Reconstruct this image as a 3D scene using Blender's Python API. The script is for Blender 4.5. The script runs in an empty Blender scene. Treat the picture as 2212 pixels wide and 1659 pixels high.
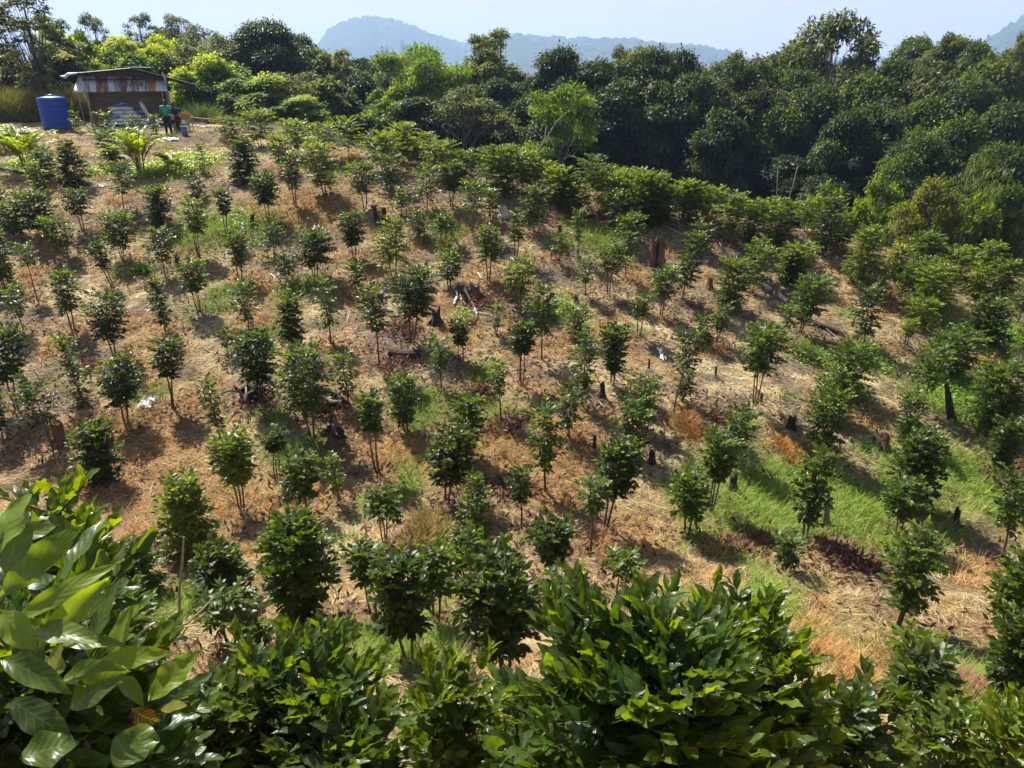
import bpy, bmesh, math, random
import numpy as np
from mathutils import Vector, Matrix
from math import radians as RAD, sin, cos, pi

S = bpy.context.scene
COL = S.collection
# ------------------------------------------------------------------ camera
PITCH = RAD(23.5); FP = 1597.0; ZC = 8.0          # photo measured on a 2212 px wide view
cd = bpy.data.cameras.new('camera'); cam = bpy.data.objects.new('camera', cd); COL.objects.link(cam)
cam.location = (0, 0, ZC); cam.rotation_euler = (RAD(90) - PITCH, 0, 0)
cd.sensor_width = 36; cd.lens = 36 * FP / 2212; cd.clip_start = 0.1; cd.clip_end = 20000
S.camera = cam
# ------------------------------------------------------------------ light
SUN_EL, SUN_AZ = RAD(50), RAD(-36)                # azimuth from +Y, negative = to the left
sun_dir = Vector((cos(SUN_EL) * sin(SUN_AZ), cos(SUN_EL) * cos(SUN_AZ), sin(SUN_EL)))
sl = bpy.data.lights.new('sun', 'SUN'); sl.energy = 5.0; sl.angle = RAD(0.53); sl.color = (1, .94, .83)
so = bpy.data.objects.new('sun', sl); COL.objects.link(so); so.rotation_euler = sun_dir.to_track_quat('Z', 'Y').to_euler()
W = bpy.data.worlds.new('World'); S.world = W; W.use_nodes = True
wn = W.node_tree; bg = wn.nodes['Background']
sky = wn.nodes.new('ShaderNodeTexSky'); sky.sky_type = 'NISHITA'; sky.sun_disc = False
sky.sun_elevation = SUN_EL; sky.sun_rotation = SUN_AZ; sky.altitude = 50; sky.air_density = 1.0; sky.dust_density = 1.0; sky.ozone_density = 1.5
tcw = wn.nodes.new('ShaderNodeTexCoord'); cn = wn.nodes.new('ShaderNodeTexNoise'); cn.inputs['Scale'].default_value = 2.2; cn.inputs['Detail'].default_value = 5
mpw = wn.nodes.new('ShaderNodeMapping'); mpw.inputs['Scale'].default_value = (1, 1, 4)
crw = wn.nodes.new('ShaderNodeValToRGB'); crw.color_ramp.elements[0].position = .42; crw.color_ramp.elements[1].position = .72
crw.color_ramp.elements[0].color = (0, 0, 0, 1); crw.color_ramp.elements[1].color = (.55, .55, .55, 1)
mxw = wn.nodes.new('ShaderNodeMixRGB'); mxw.inputs[2].default_value = (6.0, 4.2, 3.2, 1)      # thin high cloud in front of the blue
wn.links.new(tcw.outputs['Generated'], mpw.inputs[0]); wn.links.new(mpw.outputs[0], cn.inputs['Vector']); wn.links.new(cn.outputs['Fac'], crw.inputs[0])
sz = wn.nodes.new('ShaderNodeSeparateXYZ'); wn.links.new(tcw.outputs['Generated'], sz.inputs[0])
mz = wn.nodes.new('ShaderNodeMapRange'); mz.inputs[1].default_value = .08; mz.inputs[2].default_value = .26; mz.inputs[3].default_value = 1.0; mz.inputs[4].default_value = 0; wn.links.new(sz.outputs['Z'], mz.inputs[0])
mm_ = wn.nodes.new('ShaderNodeMath'); mm_.operation = 'MULTIPLY_ADD'; mm_.inputs[1].default_value = .5; wn.links.new(crw.outputs[0], mm_.inputs[0]); wn.links.new(mz.outputs[0], mm_.inputs[2]); mm_.use_clamp = True; wn.links.new(mm_.outputs[0], mxw.inputs[0]); wn.links.new(sky.outputs[0], mxw.inputs[1]); wn.links.new(mxw.outputs[0], bg.inputs[0])
bg.inputs[1].default_value = 0.066
S.view_settings.view_transform = 'Standard'; S.view_settings.look = 'None'; S.view_settings.gamma = 1; S.view_settings.exposure = 1.28
cy = S.cycles; cy.max_bounces = 6; cy.diffuse_bounces = 3; cy.glossy_bounces = 2; cy.transmission_bounces = 4; cy.transparent_max_bounces = 4; cy.volume_bounces = 1
cy.use_denoising = True; cy.caustics_reflective = False; cy.caustics_refractive = False; cy.sample_clamp_indirect = 4

# ------------------------------------------------------------------ terrain
def hsh(ix, iy, s):
    n = (ix.astype(np.int64) * 374761393 + iy.astype(np.int64) * 668265263 + s * 1442695041) & 0x7fffffff
    n = ((n ^ (n >> 13)) * 1274126177) & 0x7fffffff
    return ((n ^ (n >> 16)) & 0xffff) / 65535.0
def vnoise(x, y, s=0):
    x = np.asarray(x, float); y = np.asarray(y, float)
    ix = np.floor(x); iy = np.floor(y); fx = x - ix; fy = y - iy
    fx = fx * fx * (3 - 2 * fx); fy = fy * fy * (3 - 2 * fy)
    a = hsh(ix, iy, s); b = hsh(ix + 1, iy, s); c = hsh(ix, iy + 1, s); d = hsh(ix + 1, iy + 1, s)
    return (a * (1 - fx) + b * fx) * (1 - fy) + (c * (1 - fx) + d * fx) * fy
def fbm(x, y, s=0, o=4):
    v = 0; a = .5; t = 0
    for i in range(o):
        v = v + a * vnoise(x * 2 ** i + 17.3 * i, y * 2 ** i - 9.1 * i, s + i); t += a; a *= .5
    return v / t
def sst(x, a, b):
    t = np.clip((np.asarray(x, float) - a) / (b - a), 0, 1); return t * t * (3 - 2 * t)
PY = np.array([-60, -6, 0, 2, 4, 6, 8.8, 12, 16, 20, 23.7, 29.7, 36, 42, 60, 400])
PZ = np.array([-1.2, -1.5, -2.1, -3.6, -5.1, -6.3, -7.4, -7.95, -7.45, -6.85, -6.2, -4.6, -3.8, -3.3, -3.0, -3.0])
def prof(y):
    v = 0
    for k, w in ((-1.2, .25), (0, .5), (1.2, .25)): v = v + w * np.interp(y + k, PY, PZ)
    return v
def height(x, y):
    x = np.asarray(x, float); y = np.asarray(y, float)
    yc = np.where(x < 0, 31.5 - .62 * x, 31.5 - .22 * x)
    s = np.maximum(0, y - yc)
    z = prof(np.where(x > -25, np.minimum(y, yc + 1.5), y))
    tilt = -.13 * (np.sqrt(np.maximum(x, 0) ** 2 + 4) - 2) * sst(y, -2, 8)
    tilt = np.maximum(tilt, -4.5)
    dm = sst(x, -15, 1) * 5.0
    z = z + tilt - dm * (1 - np.exp(-(s / 7.0)))
    z = z - 3.2 * (1 - sst(x, -15, 1)) * (1 - np.exp(-np.maximum(0, y - 48.5) / 5.0))      # the ground falls away behind the hut
    z = z + sst(x, 8, 40) * .20 * np.clip(y - 42, 0, 60) * 1.0       # the wooded hill on the right
    r = np.hypot(x, y)
    z = z * (1 - sst(r, 150, 420)) + (-16) * sst(r, 150, 420)
    z = z + (.22 * (fbm(x * .35, y * .35, 3, 3) - .5) + .12 * (fbm(x * 1.4, y * 1.4, 9, 3) - .5)) * sst(r, 3, 8)
    return z + ZC
CP, SP = cos(PITCH), sin(PITCH)
FWD = np.array([0, CP, -SP]); DWN = np.array([0, -SP, -CP])
def at(px, py, D):                                   # a point of the place at depth D on the sight line of a photo pixel
    return np.array([(px - 1106) / FP * D, 0, ZC]) + D * FWD + (py - 829.5) / FP * D * DWN
def ground(px, py):
    prev = None
    D = 3.0
    while D < 90:
        p = at(px, py, D)
        if p[2] < height(p[0], p[1]):
            a, b = D - .1, D
            for _ in range(12):
                m = (a + b) / 2; q = at(px, py, m)
                if q[2] < height(q[0], q[1]): b = m
                else: a = m
            q = at(px, py, b); return q, b
        D += .1
    return at(px, py, 45), 45
def h_to(py_top, base, D):                           # height above base that reaches photo row py_top
    yb = np.dot(base - np.array([0, 0, ZC]), DWN); yt = py_top - 829.5
    return (FP * yb - yt * D) / (FP * CP - yt * SP)
def gz(x, y): return float(height(x, y))

# ------------------------------------------------------------------ mesh helpers
def mesh_np(name, V, F, mats, col=None, uv=None, smooth=True, fmat=None):
    me = bpy.data.meshes.new(name); V = np.asarray(V, np.float32); F = np.asarray(F, np.int32)
    k = F.shape[1]
    me.vertices.add(len(V)); me.vertices.foreach_set('co', V.ravel())
    me.loops.add(F.size); me.loops.foreach_set('vertex_index', F.ravel())
    me.polygons.add(len(F)); me.polygons.foreach_set('loop_start', np.arange(0, F.size, k, dtype=np.int32))
    me.polygons.foreach_set('use_smooth', np.full(len(F), smooth))
    if col is not None:
        c = np.ones((len(V), 4), np.float32); c[:, :3] = col
        a = me.color_attributes.new('Col', 'FLOAT_COLOR', 'POINT'); a.data.foreach_set('color', c.ravel())
    if uv is not None:
        u = me.uv_layers.new(name='UV'); u.data.foreach_set('uv', np.asarray(uv, np.float32)[F.ravel()].ravel())
    for m in (mats if isinstance(mats, (list, tuple)) else [mats]): me.materials.append(m)
    if fmat is not None: me.polygons.foreach_set('material_index', np.asarray(fmat, np.int32))
    me.update(calc_edges=True)
    return me
def link(name, me, parent=None, loc=None, rz=0, sc=None):
    o = bpy.data.objects.new(name, me); COL.objects.link(o)
    if parent: o.parent = parent
    if loc is not None: o.location = [float(v) for v in loc]
    if rz: o.rotation_euler = (0, 0, rz)
    if sc is not None: o.scale = sc if hasattr(sc, '__len__') else (sc, sc, sc)
    return o
def tag(o, label=None, cat=None, group=None, kind=None):
    if label: o['label'] = label
    if cat: o['category'] = cat
    if group: o['group'] = group
    if kind: o['kind'] = kind
    return o
def empty(name, loc, rz=0):
    o = bpy.data.objects.new(name, None); COL.objects.link(o); o.location = [float(v) for v in loc]; o.rotation_euler = (0, 0, rz); o.empty_display_size = .2
    return o
class MB:
    """collects tubes, boxes and grids into one mesh"""
    def __init__(s): s.v = []; s.f = []; s.m = []
    def add(s, V, F, m=0):
        n = len(s.v); s.v += [tuple(map(float, p)) for p in V]; s.f += [tuple(i + n for i in f) for f in F]; s.m += [m] * len(F)
    def box(s, c, d, rot=None, m=0):
        P = [Vector((sx * d[0] / 2, sy * d[1] / 2, sz * d[2] / 2)) for sz in (-1, 1) for sy in (-1, 1) for sx in (-1, 1)]
        if rot is not None: P = [rot @ p for p in P]
        P = [p + Vector(c) for p in P]
        s.add(P, [(0, 2, 3, 1), (4, 5, 7, 6), (0, 1, 5, 4), (2, 6, 7, 3), (0, 4, 6, 2), (1, 3, 7, 5)], m)
    def tube(s, pts, rad, n=6, cap=True, m=0, jit=0, rng=random):
        pts = [Vector(p) for p in pts]; V = []; F = []
        if not hasattr(rad, '__len__'): rad = [rad] * len(pts)
        ref = Vector((.31, .9, .2))
        for i, p in enumerate(pts):
            t = (pts[min(i + 1, len(pts) - 1)] - pts[max(i - 1, 0)]).normalized()
            a = t.cross(ref); a = a.normalized() if a.length > 1e-4 else Vector((1, 0, 0)); b = t.cross(a)
            for k in range(n):
                w = 2 * pi * k / n; r = rad[i] * (1 + (rng.uniform(-jit, jit) if jit else 0))
                V.append(p + (a * cos(w) + b * sin(w)) * r)
        for i in range(len(pts) - 1):
            for k in range(n): F.append((i * n + k, i * n + (k + 1) % n, (i + 1) * n + (k + 1) % n, (i + 1) * n + k))
        if cap:
            F.append(tuple(range(n - 1, -1, -1))); e = (len(pts) - 1) * n; F.append(tuple(range(e, e + n)))
        s.add(V, F, m)
    def mesh(s, name, mats, smooth=False):
        me = bpy.data.meshes.new(name); me.from_pydata(s.v, [], s.f)
        for m in (mats if isinstance(mats, (list, tuple)) else [mats]): me.materials.append(m)
        me.polygons.foreach_set('material_index', s.m)
        if smooth: me.polygons.foreach_set('use_smooth', [True] * len(s.f))
        me.update(); return me
    def obj(s, name, mats, parent=None, smooth=False, **k): return link(name, s.mesh(name, mats, smooth), parent, **k)

# ------------------------------------------------------------------ materials
def mat(name):
    m = bpy.data.materials.new(name); m.use_nodes = True; nt = m.node_tree; nt.nodes.clear()
    out = nt.nodes.new('ShaderNodeOutputMaterial'); return m, nt, out
def nd(nt, t, **k):
    n = nt.nodes.new(t)
    for a, b in k.items():
        if a in n.inputs.keys(): n.inputs[a].default_value = b
        else: setattr(n, a, b)
    return n
def ramp(nt, src, stops):
    r = nt.nodes.new('ShaderNodeValToRGB'); e = r.color_ramp.elements
    while len(e) < len(stops): e.new(.5)
    for i, (p, c) in enumerate(stops): e[i].position = p; e[i].color = (*c, 1)
    nt.links.new(src, r.inputs[0]); return r.outputs[0]
def leaf_mat(name, rough=.38, trans=.35, tcol=(1.5, 1.65, .5), spec=.5, veins=False, vary=.0):
    m, nt, out = mat(name); L = nt.links.new
    at_ = nd(nt, 'ShaderNodeAttribute', attribute_name='Col'); c = at_.outputs['Color']
    if veins:
        uv = nd(nt, 'ShaderNodeUVMap'); sp = nd(nt, 'ShaderNodeSeparateXYZ'); L(uv.outputs[0], sp.inputs[0])
        ab = nd(nt, 'ShaderNodeMath', operation='ABSOLUTE'); su = nd(nt, 'ShaderNodeMath', operation='SUBTRACT'); su.inputs[1].default_value = .5
        L(sp.outputs['Y'], su.inputs[0]); L(su.outputs[0], ab.inputs[0])
        # side veins: sine of (u*k - |v|*s)
        mu = nd(nt, 'ShaderNodeMath', operation='MULTIPLY'); mu.inputs[1].default_value = 50; L(sp.outputs['X'], mu.inputs[0])
        mv = nd(nt, 'ShaderNodeMath', operation='MULTIPLY'); mv.inputs[1].default_value = 22; L(ab.outputs[0], mv.inputs[0])
        sb = nd(nt, 'ShaderNodeMath', operation='SUBTRACT'); L(mu.outputs[0], sb.inputs[0]); L(mv.outputs[0], sb.inputs[1])
        sn = nd(nt, 'ShaderNodeMath', operation='SINE'); L(sb.outputs[0], sn.inputs[0])
        v1 = nd(nt, 'ShaderNodeMapRange'); v1.inputs[1].default_value = .82; v1.inputs[2].default_value = 1; L(sn.outputs[0], v1.inputs[0])
        v2 = nd(nt, 'ShaderNodeMapRange'); v2.inputs[1].default_value = .035; v2.inputs[2].default_value = .01; L(ab.outputs[0], v2.inputs[0])
        mx = nd(nt, 'ShaderNodeMath', operation='MAXIMUM'); L(v1.outputs[0], mx.inputs[0]); L(v2.outputs[0], mx.inputs[1])
        mh = nd(nt, 'ShaderNodeMath', operation='MULTIPLY'); mh.inputs[1].default_value = .22; L(mx.outputs[0], mh.inputs[0])
        mc = nd(nt, 'ShaderNodeMixRGB', blend_type='MIX'); mc.inputs[2].default_value = (.20, .27, .07, 1); L(mh.outputs[0], mc.inputs[0]); L(c, mc.inputs[1]); c = mc.outputs[0]
        bp = nd(nt, 'ShaderNodeBump'); bp.inputs['Strength'].default_value = .10; bp.inputs['Distance'].default_value = .004; bp.invert = True
        L(sn.outputs[0], bp.inputs['Height'])
    tc = nd(nt, 'ShaderNodeTexCoord'); nz = nd(nt, 'ShaderNodeTexNoise'); nz.inputs['Scale'].default_value = 30 if veins else 4; nz.inputs['Detail'].default_value = 3; L(tc.outputs['Object'], nz.inputs['Vector'])
    mr = nd(nt, 'ShaderNodeMapRange'); mr.inputs[3].default_value = .72; mr.inputs[4].default_value = 1.28; L(nz.outputs['Fac'], mr.inputs[0])
    mm = nd(nt, 'ShaderNodeVectorMath', operation='SCALE'); L(c, mm.inputs[0]); L(mr.outputs[0], mm.inputs['Scale']); c = mm.outputs[0]
    if veins:                                            # rust spots and blotches on old leaves
        n2 = nd(nt, 'ShaderNodeTexNoise'); n2.inputs['Scale'].default_value = 75; n2.inputs['Detail'].default_value = 2; L(tc.outputs['Object'], n2.inputs['Vector'])
        s2 = nd(nt, 'ShaderNodeMapRange'); s2.inputs[1].default_value = .66; s2.inputs[2].default_value = .72; s2.inputs[4].default_value = .75; L(n2.outputs['Fac'], s2.inputs[0])
        m2 = nd(nt, 'ShaderNodeMixRGB'); m2.inputs[2].default_value = (.16, .11, .035, 1); L(s2.outputs[0], m2.inputs[0]); L(c, m2.inputs[1]); c = m2.outputs[0]
    p = nd(nt, 'ShaderNodeBsdfPrincipled'); p.inputs['Roughness'].default_value = rough; p.inputs['Specular IOR Level'].default_value = spec
    L(c, p.inputs['Base Color'])
    tm = nd(nt, 'ShaderNodeVectorMath', operation='MULTIPLY'); tm.inputs[1].default_value = tcol; L(c, tm.inputs[0])
    tr = nd(nt, 'ShaderNodeBsdfTranslucent'); L(tm.outputs[0], tr.inputs['Color'])
    if veins: L(bp.outputs[0], p.inputs['Normal'])
    ms = nd(nt, 'ShaderNodeMixShader'); ms.inputs[0].default_value = trans; L(p.outputs[0], ms.inputs[1]); L(tr.outputs[0], ms.inputs[2]); L(ms.outputs[0], out.inputs[0])
    return m
def noise_mat(name, stops, scale=6, detail=6, rough=.85, spec=.3, stretch=(1, 1, 1), bump=.4, metal=0, dist=.02, coord='Object'):
    m, nt, out = mat(name); L = nt.links.new
    tc = nd(nt, 'ShaderNodeTexCoord'); mp = nd(nt, 'ShaderNodeMapping'); mp.inputs['Scale'].default_value = stretch
    L(tc.outputs[coord], mp.inputs[0]); nz = nd(nt, 'ShaderNodeTexNoise'); nz.inputs['Scale'].default_value = scale; nz.inputs['Detail'].default_value = detail; nz.inputs['Roughness'].default_value = .65
    L(mp.outputs[0], nz.inputs['Vector']); c = ramp(nt, nz.outputs['Fac'], stops)
    p = nd(nt, 'ShaderNodeBsdfPrincipled'); p.inputs['Roughness'].default_value = rough; p.inputs['Specular IOR Level'].default_value = spec; p.inputs['Metallic'].default_value = metal
    L(c, p.inputs['Base Color'])
    if bump:
        b = nd(nt, 'ShaderNodeBump'); b.inputs['Strength'].default_value = bump; b.inputs['Distance'].default_value = dist; L(nz.outputs['Fac'], b.inputs['Height']); L(b.outputs[0], p.inputs['Normal'])
    L(p.outputs[0], out.inputs[0]); return m

M_LEAF = leaf_mat('coffee_leaf', rough=.42, trans=.40, tcol=(3.1, 2.7, .3), spec=.30)
M_NEAR = leaf_mat('coffee_leaf_close', rough=.35, trans=.44, tcol=(3.1, 2.6, .22), spec=.4, veins=True)
M_FOR2 = leaf_mat('light_forest_leaf', rough=.55, trans=.45, tcol=(2.2, 2.0, .4), spec=.2)
M_FOR = leaf_mat('forest_leaf', rough=.47, trans=.28, tcol=(2.8, 2.5, .3), spec=.2)
M_GRASS = leaf_mat('grass_blade', rough=.7, trans=.25, tcol=(1.15, 1.1, .8), spec=.2)
M_BARK = noise_mat('coffee_bark', [(.3, (.05, .038, .028)), (.7, (.17, .13, .095))], 14, stretch=(1, 1, .3))
M_TRUNK = noise_mat('forest_bark', [(.3, (.06, .05, .042)), (.7, (.20, .18, .15))], 3, stretch=(1, 1, .4))
M_CHAR = noise_mat('charred_wood', [(.35, (.012, .011, .012)), (.6, (.045, .035, .03)), (.8, (.11, .08, .06))], 9, stretch=(1, 1, .3), rough=.8, bump=.8)
M_DEAD = noise_mat('weathered_wood', [(.3, (.10, .075, .055)), (.6, (.25, .2, .15)), (.8, (.38, .33, .27))], 9, stretch=(1, 1, .3), bump=.8)
M_PALE = noise_mat('bleached_wood', [(.3, (.28, .25, .2)), (.5, (.6, .56, .48)), (.8, (.78, .75, .68))], 10, rough=.7, bump=.5)
M_CUT = noise_mat('cut_wood', [(.3, (.2, .13, .08)), (.7, (.42, .32, .2))], 25)
# ------------------------------------------------------------------ ground
def pats(txt, k=1):
    L = []
    for t in txt.split(';'):
        t = t.split()
        if len(t) == 3:
            q, D = ground(float(t[0]), float(t[1])); L.append((q[0], q[1], float(t[2]) * k))
    return L
GREEN = pats('1640 1070 1.1;1600 1110 .8;1830 1080 .9;1860 1130 .9;1760 1130 .7;1980 1090 .8;2070 1010 .9;2110 1060 .8;1960 1010 .7;1720 1040 .8;470 640 .55;300 588 .45;640 630 .6;500 490 .9;570 492 .9;1285 507 .9;390 362 1.2;340 372 .8;230 372 .9;60 355 .8;880 1040 .45;1055 905 .5;930 885 .5;1035 825 .45;2110 1510 1.0;2040 1470 .5;380 1300 .7;360 1340 .6;850 1400 .5;930 1330 .4;1750 770 .5;1890 770 .5;2060 880 .8;2180 740 1.0;950 510 .5;820 1090 .3;440 500 .8;2150 900 .8;2070 830 .7;650 975 .4;2000 640 .8;1620 925 .3;560 725 .3;540 760 .3;610 880 .3;920 860 .3;1210 670 .5;1480 1060 .3;640 300 .8', 1.15)
ORANGE = pats('650 450 1.3;590 452 1.0;730 450 .9;700 470 .8;1230 960 .8;860 980 .7;1480 905 .4;1700 960 .35;1110 960 .8;300 950 .8;250 1010 .7;1780 1390 .6;1850 1430 .6;1380 1190 .5;590 1090 .7;550 690 .5;720 745 .4;100 540 .5;1090 620 .5;880 1190 .6;600 695 .5;1050 1470 .4;970 960 .7;330 1010 .7;440 880 .5;810 560 .5;1200 1080 .6;660 1090 .6;200 930 .5;1320 1180 .5;760 620 .5;1180 850 .5;1530 760 .4;1880 900 .5;130 410 .5;245 430 .4;2150 1270 .5;1010 1480 .5;560 1200 .5;900 1000 .6;340 900 .5;60 600 .5;540 640 .5;1700 1430 .5;1760 1300 .4;1600 1190 .4;480 1080 .5;1000 700 .5;930 660 .4;1240 470 .5;1380 600 .4', 1.3)
PALE = pats('1500 860 1.3;1400 870 .9;1450 1010 .7;480 690 .7;1130 800 .9;930 830 .6;1750 900 .8;1880 955 .8;1200 780 .8;1730 1150 .4;600 870 .5;420 710 .6;680 720 .5;1340 1000 .5;1560 820 .8;1900 850 .6;1640 880 .8;540 830 .5;700 1190 .4;1800 930 .7;1250 560 .6;1600 720 .7;300 640 .5;1850 800 .6;1430 720 .7;760 720 .6;1450 960 .7;640 960 .5;2000 1130 .4;1840 1180 .5;160 640 .6;600 330 1.2;540 300 1;620 370 1')
BROWN = pats('850 720 .7;700 850 .6;560 840 .6;270 1100 .7;350 1130 .6;1060 1060 .4;1290 960 .4;470 660 .5;690 600 .6;1560 650 .6;1650 760 .6;1130 700 .5;1840 1200 .6;1800 1180 .5;1260 1130 .5;120 880 .5;60 830 .5;1000 650 .8;1080 660 .8;420 300 1.2;380 330 1;220 300 1;330 430 .9;700 390 1;800 400 1;920 400 1;1590 540 1;1480 660 .6;380 1190 .6;1700 720 .6;2120 1430 .6;2080 1250 .5;470 410 .8')
def wts(x, y, L):
    w = np.zeros(np.shape(x))
    for a, b, r in L:
        d2 = ((x - a) ** 2 + ((y - b) * .75) ** 2) / (r * r); w = np.maximum(w, np.exp(-d2 * .8))
    return w
C_STRAW = np.array([.45, .345, .175]); C_BROWN = np.array([.165, .115, .088]); C_OR = np.array([.41, .245, .09]); C_GR = np.array([.19, .27, .04]); C_PALE = np.array([.74, .64, .40])
def zones(x, y):
    wx = x + 1.1 * (fbm(x * 1.3, y * 1.3, 31, 3) - .5) * 1.4; wy = y + 1.1 * (fbm(x * 1.3, y * 1.3, 37, 3) - .5) * 1.4
    n = fbm(x * .9, y * .9, 5, 4)
    g = np.maximum(wts(wx, wy, GREEN), .6 * sst(fbm(x * .55, y * .55, 51, 4), .68, .78))
    o = np.maximum(wts(wx, wy, ORANGE) * .9, .6 * sst(n, .56, .70)); lo = 1 - sst(y, 11, 19); o = np.maximum(o, lo * (.02 + .5 * fbm(x * 1.5, y * 1.5, 88, 3))); p = (1 - .45 * lo) * np.maximum(wts(wx, wy, PALE) * .85, .5 * sst(1 - n, .56, .7)); b = np.maximum(wts(wx, wy, BROWN) * .9, .8 * sst(fbm(x * 1.1, y * 1.1, 77, 4), .48, .63))
    return g, o, p, b
def ground_col(x, y):
    g, o, p, b = zones(x, y)
    c = np.broadcast_to(C_STRAW, np.shape(x) + (3,)).copy()
    for w, cc in ((p, C_PALE), (b, C_BROWN), (o, C_OR), (g, C_GR)):
        c = c * (1 - w[..., None]) + cc * w[..., None]
    return c
def axis(lo, hi, st, ext):
    a = list(np.arange(lo, hi + 1e-6, st)); s = st; v = hi; r = []
    while v < ext: s *= 1.22; v += s; r.append(v)
    s = st; v = lo; l = []
    while v > -ext: s *= 1.22; v -= s; l.append(v)
    return np.array(l[::-1] + a + r)
gx = axis(-30, 26, .2, 9000); gy = axis(-1, 48, .2, 9000)
GX, GY = np.meshgrid(gx, gy); GZ = height(GX, GY)
nx, ny = len(gx), len(gy)
idx = np.arange(nx * ny).reshape(ny, nx)
F = np.stack([idx[:-1, :-1], idx[:-1, 1:], idx[1:, 1:], idx[1:, :-1]], -1).reshape(-1, 4)
gc = ground_col(GX.ravel(), GY.ravel())
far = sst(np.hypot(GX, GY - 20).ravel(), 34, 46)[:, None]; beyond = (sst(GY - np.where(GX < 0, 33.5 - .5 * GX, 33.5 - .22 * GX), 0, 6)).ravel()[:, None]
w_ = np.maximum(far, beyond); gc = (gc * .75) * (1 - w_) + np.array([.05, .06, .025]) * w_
m, nt, out = mat('hillside_soil'); L = nt.links.new
a_ = nd(nt, 'ShaderNodeAttribute', attribute_name='Col'); tc = nd(nt, 'ShaderNodeTexCoord')
n1 = nd(nt, 'ShaderNodeTexNoise'); n1.inputs['Scale'].default_value = 9; n1.inputs['Detail'].default_value = 8; n1.inputs['Roughness'].default_value = .75; L(tc.outputs['Object'], n1.inputs['Vector'])
r1 = ramp(nt, n1.outputs['Fac'], [(.35, (.3, .28, .3)), (.5, (.8, .75, .73)), (.68, (1.3, 1.25, 1.15))])
mu = nd(nt, 'ShaderNodeMixRGB', blend_type='MULTIPLY'); mu.inputs[0].default_value = 1; L(a_.outputs['Color'], mu.inputs[1]); L(r1, mu.inputs[2])
p = nd(nt, 'ShaderNodeBsdfPrincipled'); p.inputs['Roughness'].default_value = .95; p.inputs['Specular IOR Level'].default_value = .15; L(mu.outputs[0], p.inputs['Base Color'])
b = nd(nt, 'ShaderNodeBump'); b.inputs['Strength'].default_value = .9; b.inputs['Distance'].default_value = .06; L(n1.outputs['Fac'], b.inputs['Height']); L(b.outputs[0], p.inputs['Normal']); L(p.outputs[0], out.inputs[0])
go = link('ground', mesh_np('ground', np.stack([GX.ravel(), GY.ravel(), GZ.ravel()], 1), F, m, col=gc)); tag(go, kind='structure')

# ------------------------------------------------------------------ leaves
def tri_of(Q):
    r = []
    for f in Q:
        for k in range(1, len(f) - 1): r.append((f[0], f[k], f[k + 1]))
    return r
T_FAR = (np.array([[0, 0, 0], [.48, -.5, .10], [.48, .5, .10], [1, 0, -.05]]), np.array([(0, 1, 3), (0, 3, 2)]))
T_MID = (np.array([[0, 0, 0], [.42, -.5, .07], [.42, 0, -.02], [.42, .5, .07], [1, 0, -.06]]), np.array([(0, 1, 2), (0, 2, 3), (1, 4, 2), (2, 4, 3)]))
T_MD2 = (np.array([[0, 0, 0], [.25, -.4, .06], [.25, 0, 0], [.25, .4, .06], [.62, -.47, .05], [.62, 0, -.03], [.62, .47, .05], [1, 0, -.06]]),
         np.array(tri_of([(0, 1, 2), (0, 2, 3), (1, 4, 5, 2), (2, 5, 6, 3), (4, 7, 5), (5, 7, 6)])))
T_GR = (np.array([[0, -.5, 0], [0, .5, 0], [1, .15, 0], [1, -.15, 0]]), np.array([(0, 1, 2), (0, 2, 3)]))
def near_tpl(seed):
    r = np.random.default_rng(seed); nu, nv = 13, 5; V = []; UV = []
    ph, am, fq = r.uniform(0, 6), r.uniform(.07, .15), r.uniform(12, 19); tw = r.uniform(-.35, .35); cup = r.uniform(.04, .22)
    for i in range(nu):
        u = i / (nu - 1); e = (sin(pi * u ** .92) ** .95) if 0 < u < 1 else 0
        if u > .82: e *= 1 - .25 * (u - .82) / .18
        for j in range(nv):
            v = (j / (nv - 1) - .5) * 2; y = .5 * v * e; z = cup * (abs(v) ** 1.4) * e + am * sin(fq * u + ph + (1.5 if v > 0 else 0)) * abs(v) ** 2 * e + tw * u * y
            V.append((u, y, z)); UV.append((u, .5 + .5 * v))
    q = [(i * nv + j, (i + 1) * nv + j, (i + 1) * nv + j + 1, i * nv + j + 1) for i in range(nu - 1) for j in range(nv - 1)]
    return (np.array(V), np.array(tri_of(q)), np.array(UV))
T_NEAR = [near_tpl(i) for i in range(6)]
def nrm(a): return a / np.maximum(np.linalg.norm(a, axis=-1, keepdims=True), 1e-6)
def leaves(P, D, N, Ln, Wd, C, tpl, curl=.25):
    """n leaves from one template: base points P, directions D, upper-side normals N"""
    n = len(P); T, Fc = tpl[0], tpl[1]; D = nrm(D); Sd = nrm(np.cross(D, N)); N = np.cross(Sd, D)
    Ln = np.broadcast_to(Ln, n); Wd = np.broadcast_to(Wd, n); cu = np.broadcast_to(curl, n)
    u = T[:, 0]
    V = P[:, None] + D[:, None] * (u[None, :, None] * Ln[:, None, None] * (1 - .12 * cu[:, None, None] * u[None, :, None])) + Sd[:, None] * (T[None, :, 1, None] * Wd[:, None, None]) \
        + N[:, None] * ((T[None, :, 2] * Wd[:, None] - cu[:, None] * Ln[:, None] * u[None] ** 2)[..., None])
    F = Fc[None] + (np.arange(n) * len(T))[:, None, None]
    CC = np.repeat(C, len(T), axis=0)
    uv = np.tile(tpl[2], (n, 1)) if len(tpl) > 2 else None
    return V.reshape(-1, 3), F.reshape(-1, 3), CC, uv
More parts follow.
